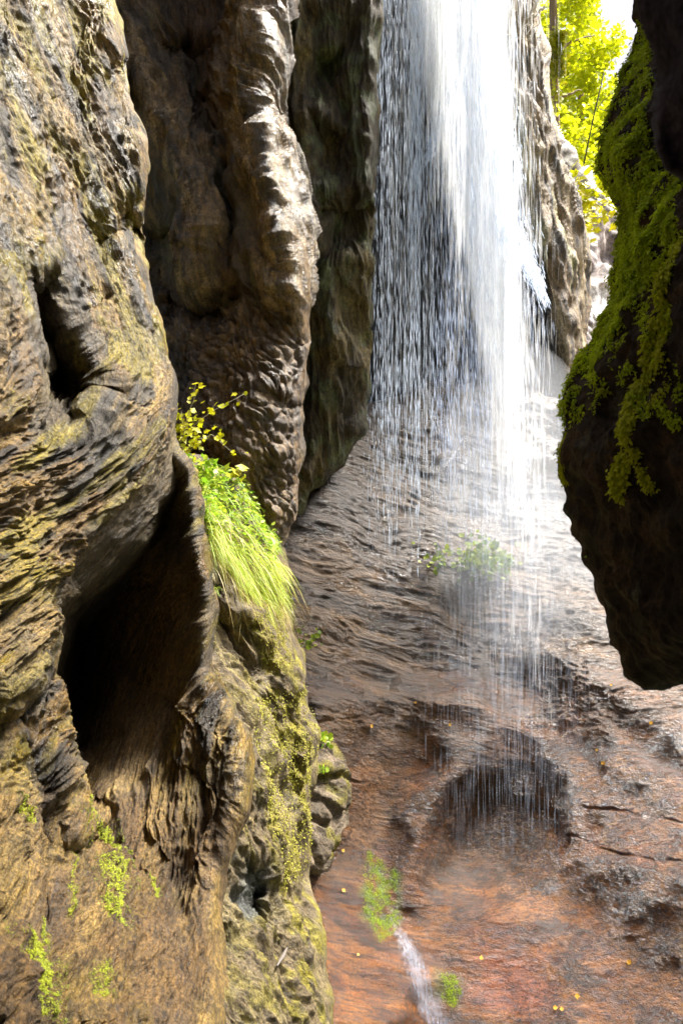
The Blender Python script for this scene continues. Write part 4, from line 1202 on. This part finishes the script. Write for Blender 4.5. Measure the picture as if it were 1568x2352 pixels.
r_ = np.random.default_rng(71)
mo = Soup()
moss_tufts(mo, RIGHT, [(1485, 50), (1440, 130), (1400, 250), (1385, 370), (1412, 500), (1410, 640), (1380, 800), (1470, 700), (1560, 500), (1560, 380), (1500, 330), (1510, 200)], 24000, .015, .35, r_)
moss_tufts(mo, RIGHT, [(1480, 420), (1560, 380), (1560, 520), (1480, 700), (1400, 860), (1340, 920), (1300, 1000), (1290, 960), (1360, 800), (1420, 600)], 16000, .014, .7, r_)
moss_tufts(mo, RIGHT, [(1490, 420), (1566, 400), (1566, 980), (1500, 960), (1440, 900), (1380, 960), (1310, 1000), (1400, 800), (1470, 620)], 9000, .014, .5, r_, thick=.18)
tag(mo.build('moss', m_moss), 'thick olive green moss covering the upper overhang', 'moss', kind='stuff')
for ln, wd, n, sz, lab in [
    ([(1568, 560), (1545, 640), (1530, 720), (1515, 800), (1490, 880), (1480, 960), (1462, 1030), (1436, 1080), (1425, 1150)], 15, 3600, .016, 'long bright green moss string trailing down the black overhang'),
    ([(1535, 800), (1528, 900), (1525, 940)], 9, 500, .013, 'short yellow moss string high beside the long moss string'),
    ([(1482, 1030), (1492, 1075), (1500, 1130)], 8, 500, .012, 'short hanging moss tail forked off the long moss string'),
    ([(1402, 900), (1410, 905)], 9, 120, .010, 'tiny isolated moss dot on the black overhang'),
    ([(1293, 1000), (1300, 1050), (1302, 1110)], 12, 700, .012, 'moss fringe along the outermost edge of the overhang')]:
    s = Soup()
    ln = np.array(ln, float)
    poly = np.concatenate([ln + [-wd, 0], ln[::-1] + [wd, 0]])
    moss_tufts(s, RIGHT, poly, n, sz, .7, r_)
    tag(s.build('moss', m_mossb), lab, 'moss', kind='stuff')
for poly, n, sz, lab in [
    ([(163, 1850), (195, 1880), (250, 1925), (262, 1985), (275, 2050), (262, 2050), (245, 1965), (200, 1910), (165, 1880)], 3740, 0.0081, 'curved bright moss ribbon under the cave mouth'),
    ([(210, 1990), (245, 2000), (265, 2150), (225, 2140), (205, 2060)], 4180, 0.0087, 'hanging bright moss curtain below the moss ribbon'),
    ([(155, 1870), (170, 1870), (170, 1960), (158, 1960)], 880, 0.0074, 'narrow moss streak at the cave corner'),
    ([(0, 2170), (30, 2185), (90, 2250), (105, 2352), (60, 2352), (30, 2260), (0, 2230)], 5720, 0.0081, 'wide bright moss cushion in the lowest corner of the cliff'),
    ([(50, 2165), (85, 2180), (92, 2250), (60, 2220)], 1540, 0.0081, 'pointed moss cushion above the lowest corner of the cliff'),
    ([(78, 2110), (92, 2115), (92, 2175), (80, 2170)], 572, 0.0068, 'thin moss line along the dark crack'),
    ([(320, 2045), (345, 2040), (362, 2075), (345, 2085)], 660, 0.0074, 'small moss tuft in the middle of the tan slope'),
    ([(125, 1960), (135, 1960), (148, 2110), (132, 2120)], 880, 0.0068, 'thin moss line on the tan rock left of the ribbon'),
    ([(0, 1850), (30, 1870), (40, 1900), (20, 1895), (0, 1875)], 660, 0.0068, 'moss scrap at the rim of the cliff beside the dark crack'),
    ([(175, 2290), (215, 2260), (222, 2330), (190, 2340)], 924, 0.0074, 'mixed olive moss scrap near the bottom of the tan slope')]:
    s = Soup()
    c0 = np.mean(poly, 0)
    thin = [(c0[0] + (x - c0[0]) * .75, c0[1] + (y - c0[1]) * 1.1) for x, y in poly]
    wide = [(c0[0] + (x - c0[0]) * 1.5, c0[1] + (y - c0[1]) * 1.3) for x, y in poly]
    moss_tufts(s, LEFT, thin, int(n * 1.3), sz * .72, .6, r_)
    moss_tufts(s, LEFT, wide, n, sz * .6, .2, r_, thick=.22)
    tag(s.build('moss', m_mossl), lab, 'moss', kind='stuff')
s = Soup()
moss_tufts(s, BUT, [(560, 1620), (700, 1560), (725, 1740), (700, 2000), (640, 2050), (600, 1850)], 5200, .016, .3, r_)
moss_tufts(s, BUT, [(560, 1400), (660, 1420), (690, 1560), (600, 1520)], 1500, .014, .2, r_)
tag(s.build('moss', leaf_mat('dull_yellow_moss', (.22, .20, .02), (.36, .34, .03), .25, .8)), 'dull yellow moss fuzz on the outer face of the buttress', 'moss', kind='stuff')
s = Soup()
moss_tufts(s, MOUND, [(850, 1950), (885, 1975), (915, 2010), (905, 2060), (922, 2110), (900, 2150), (868, 2170), (850, 2120), (832, 2095), (845, 2040), (838, 2000)], 2600, .012, .15, r_)
moss_tufts(s, MOUND, [(1010, 2235), (1045, 2240), (1060, 2280), (1040, 2320), (1010, 2290)], 900, .011, .1, r_)
tag(s.build('moss', m_moss), 'dark green moss patches beside the little stream', 'moss', kind='stuff')

# --- fallen leaves, stick, roots
leaf0 = None
for k, (qx, qy) in enumerate([(335, 88), (127, 210), (500, 200), (1180, 312), (1195, 368), (640, 1277), (1327, 1290), (1080, 1437), (970, 1503), (1013, 1520), (75, 1256), (5, 945), (10, 775), (1245, 22), (1428, 180), (1310, 1275)]):
    p, nn = on(MOUND, 784 + qx / 2, 1568 + qy / 2, .012)
    if leaf0 is None:
        s = Soup()
        leaves(s, np.zeros((1, 3)), .042, facing=(0, 0, 1), spread=0, shade=.4, lobed=True, r=np.random.default_rng(3))
        leaf0 = s.build('fallen_leaf', m_dead)
        o = leaf0
        tag(o, 'tiny yellow fallen leaf stuck to the wet slab', 'leaf', 'fallen yellow leaves')
    else:
        o = leaf0.copy()
        COL.objects.link(o)
    o.location = p
    o.rotation_euler = nn.to_track_quat('Z', 'Y').to_euler()
    o.rotation_euler.rotate_axis('Z', k * 1.7)
    o.scale = [0.7 + .5 * ((k * 37) % 10) / 10] * 3
s = Soup()
p, nn = on(BUT, 616, 2230, .02)
p2, nn2 = on(BUT, 650, 2186, .03)
tube(s, [p - (p2 - p) * .3, p, p * .5 + p2 * .5 + Vector((.006, -.02, .012)), p2, p2 + (p2 - p) * .25], [.004, .008, .011, .007, .003], 7)
tag(s.build('stick', m_stick), 'short grey stick lying on the mossy foot of the buttress', 'stick')
ro = empty('dead_roots', P(1215, 60, 10.9))
tag(ro, 'tangle of bleached dead roots hanging at the top of the spur', 'roots')
r_ = np.random.default_rng(81)
for ln, rad in [([(1190, -60), (1182, 0), (1165, 40), (1150, 72)], .035), ([(1240, -40), (1232, 20), (1205, 60), (1180, 100)], .028), ([(1215, -40), (1212, 30), (1225, 60), (1195, 85)], .022), ([(1250, 10), (1235, 30), (1210, 40), (1190, 70)], .018), ([(1190, 0), (1175, 50), (1160, 90)], .02), ([(1225, -30), (1240, 40), (1215, 90)], .015)]:
    s = Soup()
    pp = np.array([P(x, y, 10.7 + .2 * r_.random()) for x, y in ln])
    tt, xi = np.linspace(0, 1, 12), np.linspace(0, 1, len(pp))
    c = np.stack([np.interp(tt, xi, pp[:, j]) for j in range(3)], 1) + r_.normal(size=(12, 3)) * .02
    tube(s, c, np.linspace(rad, rad * .3, 12), 6)
    s.build('root', m_root, ro)
#@@END PLANTS

#@@WATER
# ------------------------------------------------------------------ waterfall
def water_mat(name, alpha, col=(.68, .79, 1.0), noisy=False):
    m, nt, b, out = nodes(name)
    N, L = nt.nodes.new, nt.links.new
    b.inputs['Base Color'].default_value = (*col, 1)
    b.inputs['Roughness'].default_value = .25
    tr = N('ShaderNodeBsdfTranslucent'); tr.inputs['Color'].default_value = (*col, 1)
    ms = N('ShaderNodeMixShader'); ms.inputs[0].default_value = .65
    L(b.outputs[0], ms.inputs[1]); L(tr.outputs[0], ms.inputs[2])
    tp = N('ShaderNodeBsdfTransparent')
    m2 = N('ShaderNodeMixShader')
    L(tp.outputs[0], m2.inputs[1]); L(ms.outputs[0], m2.inputs[2])
    if noisy:
        at = N('ShaderNodeAttribute'); at.attribute_name = 'shade'
        tc = N('ShaderNodeTexCoord')
        mp = N('ShaderNodeMapping'); mp.inputs['Scale'].default_value = (48, 20, 1.6)
        n = N('ShaderNodeTexNoise'); n.inputs['Scale'].default_value = 1; n.inputs['Detail'].default_value = 5; n.inputs['Roughness'].default_value = .6
        L(tc.outputs['Object'], mp.inputs['Vector']); L(mp.outputs[0], n.inputs['Vector'])
        # alpha = clamp((noise - (1 - cover)) * gain)
        a1 = N('ShaderNodeMath'); a1.operation = 'ADD'
        L(n.outputs['Fac'], a1.inputs[0]); L(at.outputs['Fac'], a1.inputs[1])
        mr = N('ShaderNodeMapRange'); mr.inputs['From Min'].default_value = .62; mr.inputs['From Max'].default_value = 1.15
        mr.inputs['To Min'].default_value = 0; mr.inputs['To Max'].default_value = alpha
        L(a1.outputs[0], mr.inputs['Value'])
        L(mr.outputs[0], m2.inputs[0])
    else:
        m2.inputs[0].default_value = alpha
    L(m2.outputs[0], out.inputs['Surface'])
    return m


JET_Y = [-250, 0, 300, 600, 900, 1200, 1500, 1800, 2100]
JET_C = [1035, 1055, 1085, 1130, 1160, 1178, 1190, 1198, 1202]
JET_W = [86, 80, 62, 47, 42, 52, 62, 68, 70]


def jet_c(y):
    return np.interp(y, JET_Y, JET_C)


def jet_w(y):
    return np.interp(y, JET_Y, JET_W)


R_EDGE_Y, R_EDGE_X = [-250, 0, 400, 750, 1000, 1250, 1500, 1900], [1130, 1150, 1205, 1270, 1300, 1300, 1290, 1270]


def streaks(soup, x, y, d, ln, wd, slant=0.0, r=rng):
    """thin spindles of falling water; ln, wd in sheet units"""
    n = len(x)
    k = W / FW * d
    top = P(x, y - ln / 2, d)
    bot = P(x + slant * ln, y + ln / 2, d)
    mid = top * .45 + bot * .55
    a = r.uniform(0, 2 * np.pi, n)
    V = [top]
    for j in range(3):
        V.append(mid + np.stack([np.cos(a + j * 2.094), np.sin(a + j * 2.094), 0 * a], 1) * (wd * k * .5)[:, None])
    V.append(bot)
    V = np.stack(V, 1).reshape(-1, 3)
    b = (np.arange(n) * 5)[:, None]
    T = np.concatenate([b + np.array([t]) for t in [(0, 1, 2), (0, 2, 3), (0, 3, 1), (4, 2, 1), (4, 3, 2), (4, 1, 3)]], 0)
    soup.add(V, tris=T)


WF = empty('waterfall', P(1160, 1700, 8.8))
tag(WF, 'white waterfall dropping from a bright jet into a veil of fine drops', 'waterfall')
m_wbright = water_mat('falling_drops', .62, col=(.78, .87, 1.0))
m_wsoft = water_mat('fine_spray_drops', .4)
m_wmist = water_mat('drizzling_drops', .11)
m_wfilm = water_mat('trickling_film', .55, noisy=True)
m_wsheet = water_mat('falling_sheet', .97, col=(.98, .99, 1.0), noisy=True)
r_ = np.random.default_rng(91)


def sample(n, x0, x1, y0, y1, dens):
    x, y = r_.uniform(x0, x1, n), r_.uniform(y0, y1, n)
    k = r_.random(n) < dens(x, y)
    return x[k], y[k]


_cx = np.linspace(840, 1000, 54)
_cv = np.clip(.45 + .55 * np.sin(_cx * .55) * np.sin(_cx * .17 + 1) + .35 * r_.normal(size=54), .05, 1.2)


def d_left(x, y):
    band = np.interp(x, _cx, _cv)
    fade = 1 - smooth(950, 1330, y + 60 * np.sin(x * .11))
    return band * fade * smooth(838, 872, x) * (1 - .8 * smooth(985, 1015, x)) * .8


sv = Soup()
x, y = sample(15000, 838, 1010, -160, 1340, d_left)
streaks(sv, x, y, 9.35 + .5 * r_.random(len(x)), r_.uniform(14, 46, len(x)), r_.uniform(.5, 1.5, len(x)), r=r_)
x, y = sample(2600, 925, 985, -160, 900, lambda x, y: np.exp(-((x - 953) / 14) ** 2) * (1 - smooth(300, 900, y)))
streaks(sv, x, y, 9.35 + .4 * r_.random(len(x)), r_.uniform(20, 60, len(x)), r_.uniform(1.2, 2.8, len(x)), r=r_)
x, y = sample(1500, 800, 870, 0, 1250, lambda x, y: .35 * smooth(800, 860, x))
streaks(sv, x, y, 9.3 + .4 * r_.random(len(x)), r_.uniform(8, 22, len(x)), r_.uniform(.7, 1.4, len(x)), r=r_)
tag(sv.build('side_veil', m_wbright, WF), kind='stuff')

cj = Soup()
n = 15000
y = r_.uniform(-200, 1250, n)
x = jet_c(y) + jet_w(y) * r_.normal(size=n) * .75
k = r_.random(n) < 1 - .95 * smooth(300, 1050, y)
x, y = x[k], y[k]
streaks(cj, x, y, 9.5 + .4 * r_.random(len(x)), r_.uniform(20, 70, len(x)), r_.uniform(.5, 1.2, len(x)), slant=.07, r=r_)
# side splashes leaving the jet
for (xa, ya, xb, yb, w_, n) in [(1045, 190, 985, 365, 9, 900), (1010, 90, 1000, 300, 10, 500), (1035, 270, 1045, 370, 7, 260), (1130, 180, 1190, 420, 14, 500), (1150, 480, 1250, 700, 12, 600), (1160, 520, 1230, 660, 20, 500)]:
    t = r_.random(n)
    x = xa + (xb - xa) * t ** .8 + r_.normal(size=n) * w_ * (1 - .5 * t)
    y = ya + (yb - ya) * t + r_.normal(size=n) * 8
    streaks(cj, x, y, 9.4 + .3 * r_.random(n), r_.uniform(8, 24, n), r_.uniform(1.2, 3.0, n), slant=(xb - xa) / (yb - ya) * .8, r=r_)
tag(cj.build('jet_drops', m_wbright, WF), kind='stuff')

fs = Soup()
x, y = sample(9000, 985, 1130, 330, 1330, lambda x, y: .6 * smooth(980, 1040, x) * (x < jet_c(y)) * (1 - smooth(950, 1330, y)))
streaks(fs, x, y, 9.5 + .4 * r_.random(len(x)), r_.uniform(14, 44, len(x)), r_.uniform(.7, 1.6, len(x)), slant=.03, r=r_)
x, y = sample(5500, 1050, 1310, -160, 1420, lambda x, y: .75 * (x > jet_c(y)) * (1 - smooth(-60, 5, x - np.interp(y, R_EDGE_Y, R_EDGE_X))) * (1 - .92 * smooth(700, 1350, y)))
streaks(fs, x, y, 9.45 + .5 * r_.random(len(x)), r_.uniform(14, 44, len(x)), r_.uniform(.5, 1.2, len(x)), slant=.07, r=r_)
tag(fs.build('fine_drops', m_wsoft, WF), kind='stuff')
dz = Soup()
x, y = sample(14000, 900, 1450, 1100, 2080, lambda x, y: np.exp(-((x - 1180) / (105 + .02 * (y - 1100))) ** 2) * (1 - smooth(1350, 2060, y)))
streaks(dz, x, y, 7.5 + .7 * r_.random(len(x)), r_.uniform(30, 110, len(x)), r_.uniform(.35, .85, len(x)), r=r_)
x, y = sample(2400, 840, 1330, 1150, 2050, lambda x, y: .35 * (1 - smooth(1500, 2050, y)))
streaks(dz, x, y, 7.4 + .7 * r_.random(len(x)), r_.uniform(14, 60, len(x)), r_.uniform(.4, .9, len(x)), r=r_)
tag(dz.build('drizzle', m_wmist, WF), kind='stuff')


def sheet(name, off, cover, d0, x0=840, x1=1320, y0=-220, y1=1950):
    xs, ys = np.arange(x0, x1, 7.0), np.arange(y0, y1, 12.0)
    X, Y = np.meshgrid(xs, ys)
    d = d0 + .25 * np.sin(X * .03 + off) + .1 * noise(np.stack([X.ravel() / 25, Y.ravel() / 300, 0 * X.ravel() + off], 1)).reshape(X.shape)
    p = P(X, Y, d).reshape(-1, 3)
    i = np.arange(X.size).reshape(X.shape)
    q = np.stack([i[:-1, :-1].ravel(), i[1:, :-1].ravel(), i[1:, 1:].ravel(), i[:-1, 1:].ravel()], 1)
    s = Soup()
    s.add(p, quads=q, shade=cover(X.ravel(), Y.ravel()))
    s.build(name, m_wsheet, WF)


def cov_core(x, y):
    g = np.exp(-np.abs((x - jet_c(y)) / (jet_w(y) * 1.0)) ** 2.2)
    return 1.7 * g * (1 - .8 * smooth(320, 950, y) - .2 * smooth(900, 1350, y))


def cov_veil(x, y):
    l = .16 * smooth(845, 900, x) * (1 - smooth(985, 1010, x)) * (1 - smooth(900, 1300, y))
    c = .34 * np.exp(-((x - jet_c(y)) / (jet_w(y) * 2.1)) ** 2) * (1 - .85 * smooth(700, 1350, y))
    rr = .17 * (x > jet_c(y)) * (1 - smooth(-70, 0, x - np.interp(y, R_EDGE_Y, R_EDGE_X))) * (1 - .5 * smooth(1300, 1700, y))
    gap = .16 * smooth(980, 1040, x) * (x < jet_c(y)) * smooth(330, 420, y) * (1 - smooth(1100, 1350, y))
    bot = smooth(1250, 1400, y) * .16 * np.exp(-((x - 1190) / 90) ** 2) * (1 - smooth(1600, 1900, y))
    return np.maximum.reduce([l, c, rr, gap, bot]) * (1 - smooth(1700, 1930, y))


sheet('main_jet', 0.0, cov_core, 9.65, 930, 1300, -220, 1800)
sheet('main_jet', 2.0, cov_core, 9.8, 930, 1300, -220, 1500)
sheet('water_veil', 4.0, cov_veil, 9.1)

# --- spray hanging round the foot of the fall
def spray(name, px, py, d, rx, ry, rz, dens, label):
    bpy_me = bpy.data.meshes.new(name)
    import bmesh
    bm = bmesh.new()
    bmesh.ops.create_icosphere(bm, subdivisions=4, radius=1)
    for v in bm.verts:
        v.co = (v.co.x * rx, v.co.y * ry, v.co.z * rz)
    bm.to_mesh(bpy_me)
    bm.free()
    m = bpy.data.materials.new(name)
    m.use_nodes = True
    nt = m.node_tree
    nt.nodes.clear()
    out = nt.nodes.new('ShaderNodeOutputMaterial')
    v = nt.nodes.new('ShaderNodeVolumePrincipled')
    v.inputs['Color'].default_value = (.93, .96, 1, 1)
    v.inputs['Density'].default_value = dens
    v.inputs['Anisotropy'].default_value = .2
    nt.links.new(v.outputs[0], out.inputs['Volume'])
    bpy_me.materials.append(m)
    o = link(name, bpy_me)
    o.location = P(px, py, d)
    tag(o, label, 'mist', kind='stuff')


spray('mist', 1195, 1190, 9.6, 1.0, .8, 2.0, .27, 'pale spray drifting round the foot of the waterfall')


# --- little stream at the bottom
def stream():
    R = RELIEF[MOUND]
    sel = np.where((R['u'] > 780) & (R['u'] < 1180) & (R['v'] > 2030) & (R['v'] < 2480))[0]
    U, V_, PP, NN = R['u'][sel], R['v'][sel], R['p'][sel], R['n'][sel]

    def lay(x, y, lift):
        k = np.array([np.argmin((U - a) ** 2 + (V_ - b) ** 2) for a, b in zip(x, y)])
        return PP[k] + NN[k] * np.asarray(lift)[:, None]
    s = Soup()
    r = np.random.default_rng(95)
    cy = [2080, 2150, 2220, 2290, 2352, 2440]
    cx = [885, 912, 942, 975, 1005, 1040]
    ys, ts = np.arange(2085, 2440, 5.0), np.linspace(-1, 1, 17)
    T, Y = np.meshgrid(ts, ys)
    half = np.interp(Y, [2085, 2150, 2250, 2440], [10, 22, 38, 60])
    X = np.interp(Y, cy, cx) + T * half
    p = lay(X.ravel(), Y.ravel(), .025 + .01 * r.random(X.size))
    i = np.arange(X.size).reshape(X.shape)
    q = np.stack([i[:-1, :-1].ravel(), i[1:, :-1].ravel(), i[1:, 1:].ravel(), i[:-1, 1:].ravel()], 1)
    s.add(p, quads=q, shade=(.46 * (1 - np.abs(T) ** 1.6) * smooth(2080, 2200, Y)).ravel())
    o = s.build('stream', m_wfilm)
    tag(o, 'thin white trickle running down the gully', 'stream', kind='structure')

stream()
#@@END WATER

#@@WORLD
# ------------------------------------------------------------------ unseen gorge walls added to keep sky light off the rocks, ground
def gorge_shell():
    ang = np.linspace(math.radians(150), math.radians(372), 100)
    zs = np.linspace(-6, 12, 60)
    A, Z = np.meshgrid(ang, zs)
    R = 1 - 0.045 * (Z + 4)
    X, Y = R * np.cos(A) * 3.6 - 0.3, R * np.sin(A) * 5.5 + 1.0
    p = np.stack([X.ravel(), Y.ravel(), Z.ravel()], 1)
    h = fbm(p / 1.6, 4) * 0.5
    nrm = np.stack([np.cos(A).ravel(), np.sin(A).ravel(), 0 * A.ravel()], 1)
    p = p + nrm * h[:, None]
    n1, n2 = A.shape
    i = np.arange(n1 * n2).reshape(n1, n2)
    f = np.stack([i[:-1, :-1].ravel(), i[1:, :-1].ravel(), i[1:, 1:].ravel(), i[:-1, 1:].ravel()], 1)
    me = new_mesh('unseen_gorge_wall', p, f, m_pil)
    set_attr(me, 'tint', mix(V3(.10, .08, .06), V3(.17, .13, .09), smooth(-.3, .3, fbm(p / .5, 3))))
    set_attr(me, 'wet', np.zeros(len(p)))
    return tag(link('unseen_gorge_wall', me), kind='structure')


gorge_shell()


def ground_sheet():
    g = np.concatenate([np.linspace(-300, -30, 12), np.linspace(-25, 25, 60), np.linspace(30, 300, 12)])
    X, Y = np.meshgrid(g, g)
    Z = -6.5 + smooth(14, 60, Y) * 4 + smooth(8, 60, np.abs(X)) * 6
    p = np.stack([X.ravel(), Y.ravel(), Z.ravel()], 1)
    p[:, 2] += fbm(p / 3, 3) * 0.4
    n = len(g)
    i = np.arange(n * n).reshape(n, n)
    f = np.stack([i[:-1, :-1].ravel(), i[:-1, 1:].ravel(), i[1:, 1:].ravel(), i[1:, :-1].ravel()], 1)
    me = new_mesh('ground', p, f, m_pil)
    set_attr(me, 'tint', mix(V3(.12, .10, .05), V3(.10, .13, .04), smooth(-.3, .3, fbm(p / 4, 3))))
    set_attr(me, 'wet', np.zeros(len(p)))
    return tag(link('ground', me), kind='structure')


ground_sheet()

SUN_TO = Vector((0.46, 0.26, 0.85)).normalized()
w = bpy.data.worlds.new('World')
scene.world = w
w.use_nodes = True
bg = w.node_tree.nodes['Background']
sky = w.node_tree.nodes.new('ShaderNodeTexSky')
sky.sky_type = 'NISHITA'
sky.sun_disc = False
sky.sun_elevation = math.asin(SUN_TO.z)
sky.sun_rotation = math.atan2(SUN_TO.x, SUN_TO.y)
sky.dust_density = 8
sky.air_density = 1.0
w.node_tree.links.new(sky.outputs[0], bg.inputs['Color'])
bg.inputs['Strength'].default_value = 0.05
sl = bpy.data.lights.new('sun', 'SUN')
sl.energy = 5.0
sl.angle = math.radians(20)
sl.color = (1.0, 0.96, 0.90)
so = bpy.data.objects.new('sun', sl)
so.rotation_euler = SUN_TO.to_track_quat('Z', 'Y').to_euler()
COL.objects.link(so)

cd = bpy.data.cameras.new('camera')
cam = bpy.data.objects.new('camera', cd)
cam.rotation_euler = (math.radians(90), 0, 0)
cd.sensor_fit = 'HORIZONTAL'
cd.sensor_width = 36
cd.lens = 36 / W
cd.clip_end = 1500
cd.clip_start = 0.05
cd.dof.use_dof = True
cd.dof.focus_distance = 6.0
cd.dof.aperture_fstop = 9.0
COL.objects.link(cam)
scene.camera = cam

scene.view_settings.view_transform = 'Standard'
scene.view_settings.look = 'None'
scene.view_settings.exposure = 2.0
scene.view_settings.gamma = 1
scene.cycles.max_bounces = 10
scene.cycles.transmission_bounces = 8
scene.cycles.diffuse_bounces = 4
scene.cycles.glossy_bounces = 2
scene.cycles.transparent_max_bounces = 24
scene.cycles.sample_clamp_indirect = 4
